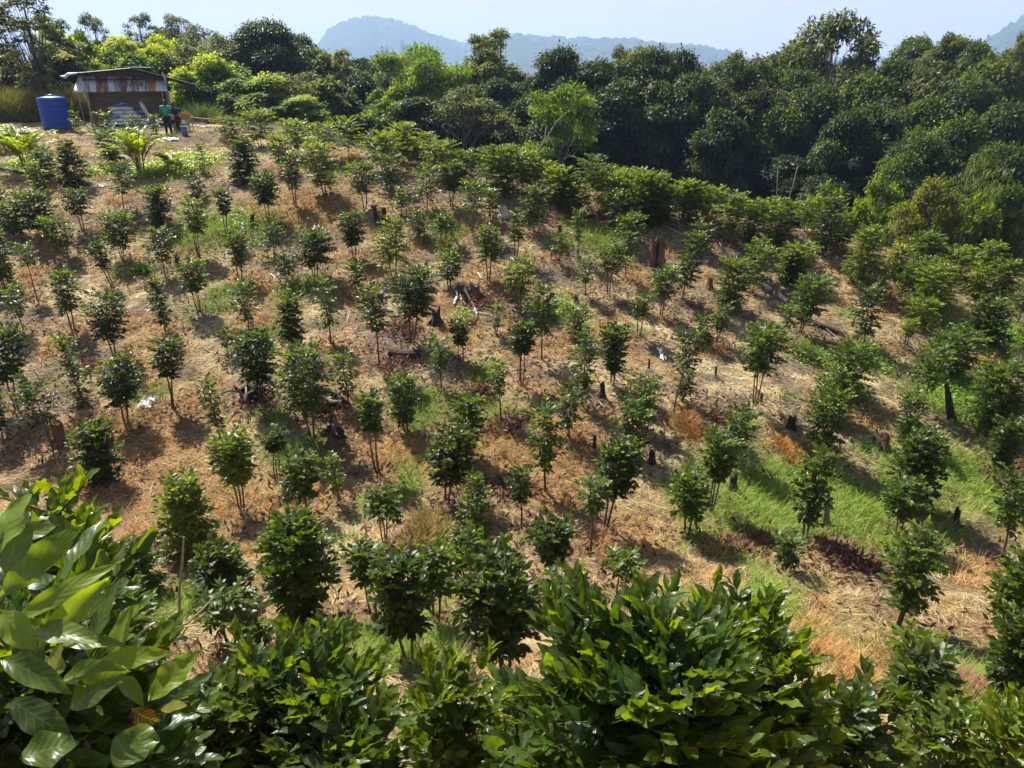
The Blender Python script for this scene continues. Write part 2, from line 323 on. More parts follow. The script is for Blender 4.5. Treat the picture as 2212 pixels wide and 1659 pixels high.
def cat_parts(parts):
    V = []; F = []; C = []; U = []; n = 0
    for v, f, c, u in parts:
        if len(v) == 0: continue
        V.append(v); F.append(f + n); C.append(c); n += len(v)
        if u is not None: U.append(u)
    return np.concatenate(V), np.concatenate(F), np.concatenate(C), (np.concatenate(U) if U else None)
def near_leaves(rng, P, D, N, Ln, Wd, C, curl):
    k = rng.integers(0, len(T_NEAR), len(P)); out = []
    for i in range(len(T_NEAR)):
        s = k == i
        if s.any(): out.append(leaves(P[s], D[s], N[s], Ln[s], Wd[s], C[s], T_NEAR[i], curl[s]))
    return cat_parts(out)

# ------------------------------------------------------------------ coffee shrub
TINT = {'d': (.032, .056, .007), 'm': (.050, .086, .007), 'y': (.088, .128, .008), 'g': (.055, .085, .018), 'n': (.030, .062, .008)}
def envelope(k, t):
    t = np.clip(t, 0, 1)
    if k == 'c': return np.sin(pi * t ** .85) ** .55 * .95 + .12
    if k == 'v': return (.30 + .70 * np.sin(pi * .5 * t ** .8)) * np.clip((1.06 - t) * 4.5, 0, 1) ** .6
    if k == 'b': return (np.clip(1 - t, 0, 1) ** .42) * (.72 + .28 * np.sin(pi * t))
    if k == 'u': return np.clip(1 - t, 0, 1) ** .5
    if k == 't': return .25 + .75 * np.clip(1 - t, 0, 1) ** .8
    return np.sin(pi * np.clip(t * .72 + .13, 0, 1)) ** .6
def coffee(seed, H, Wc, zc, kind, tint, nst, dx, detail, L=.15, dens=1.0):
    rng = np.random.default_rng(seed); ox, oy = dx, rng.uniform(-.05, .05)
    openk = kind == 'o'; ek = 'r' if openk else kind
    Bo, Bd, Bl, Bt = [], [], [], []; stems = []
    lean_p = rng.uniform(.9, 1.3)
    for i in range(nst):
        az = 2 * pi * i / nst + rng.uniform(-.5, .5); sp = Wc * (.17 if nst > 1 else .03) * rng.uniform(.7, 1.2)
        top = np.array([ox + cos(az) * sp, oy + sin(az) * sp, H * rng.uniform(.9, .97) - (0 if i == 0 else H * rng.uniform(0, .12))])
        bs = np.array([cos(az) * .03, sin(az) * .03, -.06]); wob = rng.uniform(-.03, .03, 2)
        def pt(t): 
            w = t ** lean_p
            return np.array([bs[0] + (top[0] - bs[0]) * w + wob[0] * sin(6 * t), bs[1] + (top[1] - bs[1]) * w + wob[1] * sin(5 * t), bs[2] + (top[2] - bs[2]) * t])
        stems.append([pt(t) for t in np.linspace(0, 1, 9)])
        dz = .058 / dens * (1.35 if openk else 1) * (1 + .25 * (nst > 2)) * (1.0 if L < .18 else 1.25); z = zc - (.15 if openk else 0); a0 = rng.uniform(0, 6)
        while z < top[2]:
            t = z / top[2]; o = pt(max(0, min(1, t))); et = (z - zc) / (H - zc)
            for q in range(3 if detail < 2 else 2):
                a = a0 + q * (pi if detail == 2 else 2.09) + rng.normal(0, .25); R = Wc / 2 * float(envelope(ek, et)) * rng.uniform(.72, 1.12) * (rng.uniform(.45, 1.15) if openk else 1)
                # distance from stem to the envelope in this direction
                c = np.array([ox, oy]) * (z / H) ** lean_p; d = np.array([cos(a), sin(a)]); rel = o[:2] - c; bq = rel @ d; cc = rel @ rel - R * R
                ln = -bq + math.sqrt(max(bq * bq - cc, 0)) if bq * bq - cc > 0 else .08
                ln = max(ln, .07); Bo.append(o); Bl.append(ln); Bt.append(np.clip(et, 0, 1)); pt_ = (.2 + .42 * np.clip(et, 0, 1) ** 1.5 if detail < 2 else .28 + .55 * np.clip(et, 0, 1)) + rng.normal(0, .12); Bd.append((cos(a) * cos(pt_), sin(a) * cos(pt_), sin(pt_)))
            a0 += 1.57 + rng.normal(0, .2); z += dz * rng.uniform(.7, 1.3)
    Bo, Bd, Bl, Bt = map(np.array, (Bo, Bd, Bl, Bt)); hl = Bl / np.maximum(.35, np.hypot(Bd[:, 0], Bd[:, 1])); hl = np.minimum(hl, Bl * 1.35); hl = np.minimum(hl, np.maximum(.14, (H + .04 - Bo[:, 2]) / np.maximum(Bd[:, 2], .15)))
    sp = L * .36; K = int(np.ceil(hl.max() / sp)) + 1; s = (np.arange(K) + .6)[None] * sp * np.ones((len(Bo), 1))
    ok = (s < hl[:, None] + sp) & (s > np.minimum(hl * (.1 if openk else .22), .4)[:, None] - sp * .5)
    bi, ki = np.nonzero(ok); s_ = np.minimum(s[bi, ki], hl[bi]); fr = s_ / hl[bi]
    sag = .35 * (1 - Bt[bi]) * s_ ** 2 / np.maximum(hl[bi], .2)
    Pp = Bo[bi] + Bd[bi] * s_[:, None]; Pp[:, 2] -= sag
    out = []
    bd = Bd[bi]; side = nrm(np.cross(bd, np.array([0, 0, 1.0]))); fl = []
    allP, allD, allN, allL, allC, allK, allF = [], [], [], [], [], [], []
    base = np.array(TINT[tint])
    for sg in (-1, 1):
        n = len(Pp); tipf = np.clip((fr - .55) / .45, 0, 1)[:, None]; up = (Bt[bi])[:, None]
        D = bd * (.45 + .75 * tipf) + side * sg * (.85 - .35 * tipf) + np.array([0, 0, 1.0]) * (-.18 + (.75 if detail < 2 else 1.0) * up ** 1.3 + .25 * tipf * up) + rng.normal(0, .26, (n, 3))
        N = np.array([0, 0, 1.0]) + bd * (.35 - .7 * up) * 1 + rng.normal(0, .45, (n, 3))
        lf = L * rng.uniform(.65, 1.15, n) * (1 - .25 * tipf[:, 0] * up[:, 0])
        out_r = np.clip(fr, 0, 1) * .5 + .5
        fresh_lit = np.clip((up[:, 0] * tipf[:, 0]) ** 1.5 * rng.uniform(.0, 1.3 if detail < 2 else 1.0, n), 0, 1)
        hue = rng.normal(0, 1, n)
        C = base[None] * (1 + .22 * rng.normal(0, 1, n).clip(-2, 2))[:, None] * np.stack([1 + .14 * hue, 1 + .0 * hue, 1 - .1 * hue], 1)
        C = C * (1 - fresh_lit[:, None] * .65) + np.array([.16, .23, .012]) * fresh_lit[:, None] * .65  # young tip leaves, with the sunlit yellow-green of crown tops painted in too
        old = rng.uniform(0, 1, n) < .004; C[old] = (.20, .15, .02)
        allP.append(Pp); allD.append(D); allN.append(N); allL.append(lf); allC.append(np.clip(C, .008, 1)); allF.append(fr)
    for st in stems:                                    # upright leaves at each leader
        n = 9 if detail == 2 else 6; a = rng.uniform(0, 2 * pi, n); e = rng.uniform(.5, 1.3, n); P = np.tile(st[-1], (n, 1)) - np.stack([np.zeros(n), np.zeros(n), rng.uniform(0, .1, n)], 1)
        allP.append(P); allD.append(np.stack([np.cos(a) * np.cos(e), np.sin(a) * np.cos(e), np.sin(e)], 1)); allN.append(np.stack([-np.cos(a), -np.sin(a), .6 + 0 * a], 1)); allL.append(L * rng.uniform(.6, 1, n))
        allC.append((base * .4 + np.array([.10, .18, .02]) * .6)[None] * rng.uniform(.8, 1.2, (n, 1))); allF.append(np.ones(n))
    P, D, N, Ln, C = map(np.concatenate, (allP, allD, allN, allL, allC)); n = len(P); Wd = Ln * (rng.uniform(.38, .50, n) if detail < 2 else rng.uniform(.31, .42, n)); cu = rng.uniform(.05, .42, n)
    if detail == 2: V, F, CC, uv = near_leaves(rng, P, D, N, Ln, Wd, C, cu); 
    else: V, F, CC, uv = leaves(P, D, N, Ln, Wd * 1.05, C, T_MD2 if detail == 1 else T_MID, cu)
    ST = []
    r0 = (.011 + .008 * H) * (1.0 if nst < 3 else .8)
    for i, st in enumerate(stems):
        mb = MB(); mb.tube(st, list(np.linspace(r0, .006, len(st))), 6 if detail else 5)
        for j in range(i, len(Bo), 1):
            if j * nst // len(Bo) == i and (detail or j % 2 == 0):
                o, d, l = Bo[j], Bd[j], hl[j]; pts = [o + d * l * t - np.array([0, 0, .35 * (1 - Bt[j]) * (l * t) ** 2 / max(l, .2)]) for t in (0, .5, 1)]
                mb.tube(pts, [.005, .0035, .002] if H < 3 else [.009, .006, .003], 4 if detail else 3, cap=False)
        ST.append(mb)
    return (V, F, CC, uv), ST
def place_coffee(seed, base, H, Wc, zc, kind, tint, nst, dx, detail, label, group, L=.15, dens=1.0, name='coffee_tree', extra=None):
    (V, F, C, uv), ST = coffee(seed, H, Wc, zc, kind, tint, nst, dx, detail, L, dens)
    if extra is not None:
        v, f, c, u = extra; V, F, C, uv = cat_parts([(V, F, C, uv), (v - np.asarray(base)[None], f, c, u)])
    e = empty(name, base); tag(e, label, 'coffee tree', group)
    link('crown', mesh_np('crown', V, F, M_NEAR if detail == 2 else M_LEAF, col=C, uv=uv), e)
    for s in ST: s.obj('stem', M_BARK, e, smooth=True)
    return e
# ------------------------------------------------------------------ coffee trees standing on the slope
# centre, crown width, top row, crown-bottom row, foot x, foot y, shape, colour, stems   (rows and columns of the photo)
TREES = '''
163 95 303 400 163 405 b d 2;100 62 312 380 102 390 r m 2;83 52 345 403 85 412 o y 2;277 60 347 417 267 453 r d 1;422 54 360 420 425 426 b d 1
440 46 307 362 440 376 o g 1;347 86 398 474 345 487 o d 3;432 62 423 502 430 555 r y 3;493 44 403 464 493 515 v d 2;580 64 367 438 581 477 r d 3
530 88 290 388 530 394 b d 3;640 52 322 400 638 445 o m 2;693 82 302 400 702 422 r y 2;87 94 407 492 92 515 r d 3;175 62 403 462 180 500 r d 2
130 78 465 533 150 560 r m 2;268 80 455 528 265 560 r m 3;355 80 487 563 356 600 r d 1;222 54 513 572 245 622 o d 2;8 62 490 600 10 625 r d 2
77 47 520 573 78 646 r m 1;523 56 492 573 519 605 v m 2;593 90 480 530 590 556 u d 1;688 102 490 570 680 606 r d 3;617 62 540 594 617 613 b d 1
5 44 385 470 5 482 r d 1;240 70 272 345 250 357 r m 2;28 40 565 620 28 640 r m 1
755 78 248 320 752 340 r y 1;787 72 345 415 788 450 r m 2;842 82 332 400 842 412 r d 1;825 110 278 350 828 372 r y 2;922 84 355 425 921 455 r m 1
950 92 300 362 950 386 r y 2;977 62 345 410 975 445 r d 2;868 57 400 440 866 466 o m 1;1027 78 385 455 1018 502 r m 1;1060 52 400 450 1062 476 o g 2
1085 112 312 410 1090 426 r m 3;1135 78 323 395 1135 412 r y 2;1048 84 318 380 1050 402 r m 1;1150 78 400 474 1150 500 r d 1;1118 54 450 512 1112 560 o g 2
1247 58 447 512 1246 556 o m 1;1205 92 358 430 1206 447 r y 2;1228 54 378 432 1225 449 r d 2;1275 88 333 405 1268 446 r m 1;1330 120 362 440 1330 455 r y 3
1330 68 408 474 1322 496 r d 1;1395 104 368 478 1400 487 r m 3;1432 78 398 474 1432 489 r m 2;1470 74 383 450 1470 474 r y 2;1250 44 327 368 1252 385 v y 1
1360 72 458 512 1358 532 r m 2;1350 54 498 552 1350 601 r d 1;1055 78 478 560 1055 606 b m 2;962 68 452 494 958 531 u m 2;903 54 446 504 903 514 b d 1
852 108 463 560 850 606 t y 2;768 78 453 530 765 558 v d 3;1208 48 498 542 1207 571 u m 1;1317 67 513 588 1315 638 r m 2;1490 74 388 465 1490 477 r m 2
1580 82 408 485 1572 522 o y 2;1532 50 436 482 1532 502 r y 1;1620 74 428 508 1620 521 r m 2;1687 90 433 530 1672 545 r m 2;1775 84 423 530 1774 547 r d 1
1740 74 418 470 1740 500 r y 2;1512 62 477 535 1515 542 r d 1;1858 97 472 600 1855 616 b y 2;1897 54 483 540 1897 560 r m 1;1630 58 513 590 1625 602 r m 2
1715 94 520 590 1715 606 r y 3;1935 66 527 590 1936 600 r y 2;2175 100 400 545 2178 562 b m 2;1995 88 555 630 1996 645 r m 2;1492 68 500 618 1472 646 r d 1
1575 84 555 658 1577 669 r m 2;1640 84 530 612 1624 634 r m 1;1703 64 540 610 1703 617 b d 2;1745 93 593 680 1727 723 r m 2;1852 75 610 720 1865 746 r d 1
1895 62 573 632 1893 648 r y 1;1690 54 658 706 1687 746 r m 1;1558 54 648 700 1545 742 o g 2;1517 54 678 735 1514 748 r d 1;1950 60 560 622 1945 642 o m 1
2010 104 570 662 2008 674 r y 3;1985 92 640 700 1984 708 r y 2;1957 48 688 725 1952 752 v y 2;2108 68 573 628 2105 642 o y 2;2200 64 598 672 2193 702 r m 1
2115 134 638 734 2130 748 b d 3;2160 84 560 620 2160 634 r m 2;2030 104 713 790 2028 802 r m 2;1990 90 742 832 1990 892 r m 1;2068 112 708 802 2048 828 r m 2
2198 54 705 780 2198 802 r m 1;2138 128 773 922 2140 930 r m 3;2155 78 903 1004 2158 1018 v d 2;1957 78 845 940 1955 952 o g 2;1967 114 930 1078 1962 1092 r d 2
1937 102 1038 1112 1935 1162 r m 3;1827 108 733 830 1828 852 r m 2;1790 98 798 885 1792 902 r m 2;1775 108 843 958 1776 988 r m 2;1737 98 968 1104 1738 1166 o m 2
1633 112 702 798 1630 876 r m 3;1597 90 873 965 1576 1001 r d 1;1543 90 932 1034 1535 1107 v m 3;1480 94 1018 1112 1482 1152 r m 2;1478 76 702 795 1452 892 r d 1
2142 114 1008 1122 2160 1212 o m 1;1480 62 790 852 1470 870 b d 1;2170 86 840 905 2172 925 r d 1;2205 60 1025 1110 2206 1140 r m 2
1697 90 1148 1200 1697 1232 o g 2;1950 156 1150 1292 1940 1352 o m 2;1940 112 1353 1422 1942 1532 r y 1;1952 128 1408 1560 1950 1640 r d 2;2168 110 1198 1335 2170 1362 r m 2;2165 130 1325 1490 2176 1522 r d 2
772 62 563 626 772 646 v d 1;817 86 610 716 817 795 r d 1;908 106 570 682 890 737 r d 2;972 64 538 600 971 622 r m 2;1120 86 550 628 1120 657 r y 2
1170 84 613 716 1168 777 r d 1;1263 44 553 612 1263 641 r m 1;1378 62 630 682 1380 727 v m 2;1430 68 572 640 1428 682 r m 2;1247 80 653 726 1247 735 o g 2
1075 60 648 692 1070 724 o g 1;995 48 686 746 997 782 v d 2;950 64 723 800 952 842 v m 1;1128 62 688 760 1127 832 r d 3;1258 58 703 840 1256 877 c m 1
1323 72 700 802 1323 832 v d 2;873 76 806 912 878 932 v m 2;808 68 845 930 817 1020 v m 2;1077 46 770 852 1079 910 v m 1;1015 84 853 948 1002 988 r m 2
990 110 918 1032 965 1087 r d 2;1172 150 853 990 1176 1062 o m 1;1228 70 833 920 1226 946 r d 1;1334 98 948 1062 1308 1142 r d 2;1277 84 1023 1106 1273 1192 v m 1
1385 112 798 892 1388 925 o g 2;1362 104 858 952 1370 988 o m 2;1122 52 998 1080 1122 1132 c d 1;1028 98 1016 1150 1028 1168 b m 1;830 92 1045 1104 831 1172 u m 3
750 58 750 852 750 877 c m 1;45 58 610 682 48 717 r m 1;158 78 575 662 159 717 o m 2;252 96 624 730 250 782 r d 2;352 44 598 702 357 722 c d 1
427 74 558 625 430 675 r m 3;535 58 598 692 536 717 c m 1;635 78 633 740 633 762 b d 2;712 80 598 692 712 742 o m 1;45 112 703 822 35 882 v d 2
162 78 718 858 185 872 o m 1;387 70 725 812 373 882 r d 2;495 50 710 745 492 768 r d 1;568 92 702 822 570 882 r d 2;672 130 741 882 674 947 r m 2
278 96 765 870 273 920 r d 2;470 80 801 906 473 952 o m 1;103 102 811 912 112 970 r d 1;227 104 908 1036 222 1047 r d 2;523 92 928 1034 522 1107 r y 3
605 62 923 972 600 1037 v d 3;658 92 981 1072 657 1120 r m 2;728 54 978 1042 728 1087 o y 1;418 150 1008 1190 420 1205 b y 3;15 60 840 930 8 960 r d 1
310 126 1158 1268 310 1290 b m 3;490 152 1163 1292 490 1305 b d 3;655 158 1118 1312 655 1335 c m 4;280 132 1255 1392 282 1425 c m 3;500 132 1268 1342 500 1402 r m 3
797 96 1168 1258 812 1342 v m 2;873 120 1193 1362 885 1425 r d 2;950 94 1163 1272 940 1347 r m 2;1010 112 1133 1212 1010 1252 b m 2;1067 184 1188 1392 1092 1482 r d 2
1193 100 1118 1216 1195 1252 v d 2;1340 92 1193 1240 1340 1302 r m 2;1218 104 1228 1302 1218 1352 r m 2;560 70 1330 1390 560 1420 r m 2
905 96 283 345 908 362 r y 2;870 80 262 330 872 352 r y 2;1000 90 322 378 1002 396 r m 2;1170 90 345 400 1172 420 r y 2;1300 86 352 410 1302 428 r m 2;1365 90 360 420 1366 440 r y 2
1245 70 395 450 1246 466 r m 2;1530 90 400 460 1532 478 r y 2;1660 80 425 480 1662 500 r y 2;1810 70 455 520 1812 540 r m 2;640 80 255 318 642 340 r y 2;700 90 262 325 702 350 r y 2;560 90 232 300 562 318 r y 2
1400 70 378 440 1402 462 r m 2;2060 90 530 590 2062 600 r y 2;2130 70 520 575 2132 590 r y 2;1990 80 500 560 1992 575 r m 2;500 90 250 300 505 305 r m 2;35 60 430 500 36 512 r m 2;610 60 290 350 611 372 r y 2
'''
LM = [('the tin-roofed hut', 255, 215), ('the blue water tank', 120, 245), ('the tall split stump', 1417, 560), ('the thick charred log', 873, 768), ('the bleached branches', 1000, 650), ('the white fallen log', 1675, 640),
      ('the dark fallen log', 1770, 708), ('the leaning burnt stumps', 820, 470), ('the bright grass patch', 1800, 1100), ('the white plastic scrap', 320, 875), ('the dark red-brown stump', 130, 940), ('the tangled burnt roots', 535, 850),
      ('the hollow burnt stump', 715, 935), ('the squat black stump', 1408, 988), ('the tall bamboo stake', 388, 1270), ('the orange grass swath', 660, 450), ('the slanting trunk', 2040, 890), ('the bigger ginger clump', 300, 320),
      ('the pair of pointed stumps', 1895, 955), ('the dry leaf pile', 1840, 1205), ('the shaggy straw mound', 2020, 1430), ('the curved trunk', 1780, 1125), ('the golden-green bush', 2025, 450), ('the short charred post stump', 1303, 845)]
ORD = ['nearest', 'second', 'third', 'fourth', 'fifth', 'sixth', 'seventh', 'eighth', 'ninth', 'tenth', 'eleventh', 'twelfth', 'thirteenth', 'fourteenth', 'fifteenth', 'sixteenth', 'seventeenth', 'eighteenth', 'nineteenth', 'twentieth'] + ['farthest'] * 90
def where(items):
    """for each (x, y): the nearest landmark, the side of it, and the rank on that side"""
    g = {}; res = [None] * len(items)
    for i, (x, y) in enumerate(items):
        j = min(range(len(LM)), key=lambda k: math.hypot(LM[k][1] - x, (LM[k][2] - y) * 1.3)); dx, dy = x - LM[j][1], y - LM[j][2]
        sd = ('left of' if dx < 0 else 'right of') if abs(dx) > abs(dy) * 1.2 else ('uphill of' if dy < 0 else 'downhill of')
        g.setdefault((j, sd), []).append((math.hypot(dx, dy), i))
    for (j, sd), l in g.items():
        for r, (_, i) in enumerate(sorted(l)): res[i] = (ORD[r] if len(l) > 1 else '', sd, LM[j][0])
    return res
rows = [list(r.split()) for l in TREES.strip().split('\n') for r in l.split(';') if r.strip()]
wh = where([(float(r[0]), (float(r[2]) + float(r[3])) / 2) for r in rows])
DESC = {'r': 'round-crowned', 'c': 'narrow column-shaped', 'v': 'top-heavy', 'b': 'bushy low-skirted', 'u': 'umbrella-shaped', 'o': 'sparse open', 't': 'cone-shaped'}
TDES = {'d': 'dark green', 'm': 'green', 'y': 'yellow-green', 'g': 'grey-green'}
COFFEE_PTS = []
for i, r in enumerate(rows):
    cx, w, yt, yb, bx, by = map(float, r[:6]); k, t, n = r[6], r[7], int(r[8])
    base, D = ground(bx, by)
    H = h_to(yt, base, D); zc = h_to(yb, base, D)
    if D > 38 and H < .6: H = 1.8; zc = .5
    H = min(H, 4.5); zc = max(.08, min(zc, H - .35))
    Wc = w * D / FP * .9; H -= .07; zc += .07; dxm = (cx - bx) * D / FP
    o_, sd, lm = wh[i]
    st = {1: 'one thin stem', 2: 'two stems', 3: 'three stems', 4: 'several stems'}[n]
    lab = f"{DESC[k]} {TDES[t]} coffee tree, {o_ + ' one ' if o_ else ''}{sd} {lm}"
    if len(lab.split()) > 16: lab = lab.replace('coffee tree, ', 'tree, ').replace(' one ', ' ')
    det = 1 if D < 16 else 0
    place_coffee(100 + i, base, H, Wc, zc, k, t, n, dxm, det, lab, 'coffee trees planted on the slope', L=.122 if D < 18 else .13 if D < 26 else .14, dens={'d': 1.3, 'm': 1.08, 'y': 1.0, 'g': .85}[t])
    COFFEE_PTS.append((base[0], base[1], Wc))
print('coffee', len(rows))
# ------------------------------------------------------------------ close shrubs on the bank below the viewer
def near_shrub(seed, cx, top, D, wpx, depth_m, kind, tint, nst, label, L, dens, extra=None, zcf=None, dx=0):
    P = at(cx, top, D); z0 = gz(P[0], P[1] ); base = np.array([P[0], P[1], z0]); H = P[2] - z0; Wc = wpx * D / FP
    zc = max(.1, H - (depth_m))
    return place_coffee(seed, base, H, Wc, zc, kind, tint, nst, dx, 2, label, 'coffee bushes close below the viewpoint', L=L, dens=dens, extra=extra)
def hero(specs):
    """single leaves set by hand on the branch ends: foot pixel, depth, tip pixel, depth, width (m), curl, colour, facing"""
    rng = np.random.default_rng(5); P, D, N, Ln, Wd, C, cu = [], [], [], [], [], [], []
    for x0, y0, d0, x1, y1, d1, w, c, col, nv in specs:
        a = at(x0, y0, d0); b = at(x1, y1, d1); d = b - a; P.append(a); D.append(d); Ln.append(np.linalg.norm(d)); Wd.append(w * .82); C.append(col); cu.append(c); N.append(nv)
    P, D, N, Ln, Wd, C, cu = map(np.array, (P, D, N, Ln, Wd, C, cu)); return near_leaves(rng, P, D, N.astype(float), Ln, Wd, C, cu)
YG = (.13, .20, .018); MG = (.05, .09, .010); DG = (.032, .06, .012); LG = (.085, .14, .018); OL = (.12, .13, .02); BR = (.016, .009, .005)
UP = (0, 0, 1); TO = (0, -1, .5); LF = (-.6, -.4, .6); RT = (.5, -.5, .7)
H1 = hero([(320, 1515, 1.85, 428, 1400, 1.9, .085, .1, YG, (-.5, -.8, .3)), (200, 1440, 1.8, 358, 1400, 1.75, .065, .15, YG, (.1, -.5, .9)), (240, 1440, 1.9, 280, 1300, 1.95, .07, .1, YG, (-.4, -.8, .2)),
   (290, 1650, 1.65, 310, 1555, 1.7, .11, .1, LG, (.1, -.9, .35)), (245, 1660, 1.6, 320, 1570, 1.7, .10, .2, MG, (0, -.9, .4)), (285, 1530, 1.8, 335, 1575, 1.8, .06, .5, BR, (.2, -.9, .3)), (345, 1530, 1.85, 400, 1520, 1.8, .04, .1, OL, (0, -.3, 1)),
   (20, 1350, 1.75, 225, 1210, 1.75, .06, .35, YG, (.3, -.6, .7)), (0, 1290, 1.8, 150, 1130, 1.8, .09, .3, LG, (.5, -.3, .8)), (80, 1400, 1.7, 230, 1245, 1.75, .07, .2, YG, (.2, -.8, .5)), (-20, 1210, 1.7, 50, 1050, 1.75, .11, .2, YG, (-.2, -.9, .2)),
   (-10, 1190, 1.9, 110, 1120, 1.9, .08, .2, LG, (.3, -.2, .9)), (10, 1240, 1.7, 60, 1090, 1.75, .08, .2, (.06, .11, .05), (.5, -.6, .4)), (130, 1260, 1.85, 225, 1100, 2.0, .075, .1, MG, (-.4, -.8, .3)), (60, 1370, 1.7, 200, 1350, 1.65, .07, .3, LG, (.1, -.1, 1)),
   (130, 1470, 1.7, 265, 1430, 1.7, .075, .3, LG, (0, -.3, 1)), (150, 1530, 1.7, 250, 1450, 1.65, .08, .2, MG, (-.1, -.6, .8)), (0, 1420, 1.65, 140, 1480, 1.6, .07, .3, MG, (.1, -.4, .9)), (255, 1460, 1.9, 310, 1510, 1.85, .05, .3, LG, (.3, -.2, .9)),
   (20, 1510, 1.6, 140, 1590, 1.55, .08, .3, DG, (.1, -.5, .8)), (40, 1640, 1.5, 170, 1590, 1.55, .10, .3, MG, (.1, -.4, .9)), (190, 1420, 1.8, 240, 1240, 1.8, .07, .15, MG, (-.5, -.7, .3)), (90, 1450, 1.8, 30, 1360, 1.8, .09, .2, DG, (0, -.7, .6)),
   (130, 1390, 1.8, 240, 1370, 1.75, .05, .4, LG, (.1, -.4, .9)), (100, 1500, 1.75, 130, 1380, 1.8, .09, .1, OL, (-.2, -.9, .2)), (0, 1320, 1.7, 70, 1400, 1.65, .08, .2, YG, (0, -.5, .8))])
near_shrub(1, 20, 1230, 2.05, 470, 1.25, 'r', 'n', 3, 'broad-leaved coffee bush with large glossy yellow-green leaves filling the lower left corner', .175, 1.0, extra=H1)
near_shrub(2, 70, 1050, 3.1, 270, 1.3, 'r', 'm', 3, 'coffee bush with upright wavy leaves just behind the large-leaved bush at the left edge', .145, 1.15)
near_shrub(3, 640, 1430, 3.6, 420, 1.5, 'r', 'n', 4, 'dense dark coffee bush with bright leaf tips, left of the sparse see-through bush', .14, 1.2)
near_shrub(4, 965, 1480, 4.4, 270, 1.4, 'o', 'm', 3, 'sparse see-through coffee bush with soil showing, between the two dense bottom bushes', .15, 1.1)
near_shrub(5, 1390, 1420, 3.05, 580, 1.5, 'r', 'n', 5, 'largest broad coffee bush with big upright backlit leaves, bottom centre-right', .16, 1.2)
near_shrub(6, 1640, 1370, 3.7, 300, 1.5, 'r', 'm', 3, 'coffee bush with one long leaf sticking out right, against the largest bush', .15, 1.15)
near_shrub(7, 1840, 1530, 4.3, 250, 1.2, 'o', 'd', 3, 'low dark coffee bush right of the largest bush, spreading over orange soil', .15, 1.1)
near_shrub(8, 2055, 1530, 5.0, 190, .75, 'o', 'm', 2, 'open coffee bush with thin arching branches near the bottom right corner', .15, 1.0)
near_shrub(9, 2235, 1545, 4.6, 170, .9, 'r', 'y', 2, 'small bright yellow-green coffee bush cut off in the bottom right corner', .15, 1.0)
near_shrub(10, 1190, 1560, 4.6, 330, .8, 'r', 'd', 3, 'low coffee bush under the front edge of the largest bush, close to its left side', .15, 1.0)
near_shrub(11, 420, 1480, 3.3, 220, .9, 'o', 'd', 2, 'dark coffee bush in the gap between the large-leaved corner bush and the dense dark bush', .15, 1.0)
near_shrub(12, 720, 1560, 3.3, 300, .8, 'r', 'd', 3, 'low dark coffee bush at the front foot of the dense dark bush', .15, 1.0)
near_shrub(13, 1650, 1580, 3.6, 320, .8, 'r', 'm', 3, 'low leafy coffee bush at the bottom edge, left of the dark spreading bush', .15, 1.0)

near_shrub(14, 1560, 1345, 3.9, 300, 1.4, 'r', 'n', 3, 'coffee bush with the highest upright leaves, just behind the largest bush', .15, 1.15)
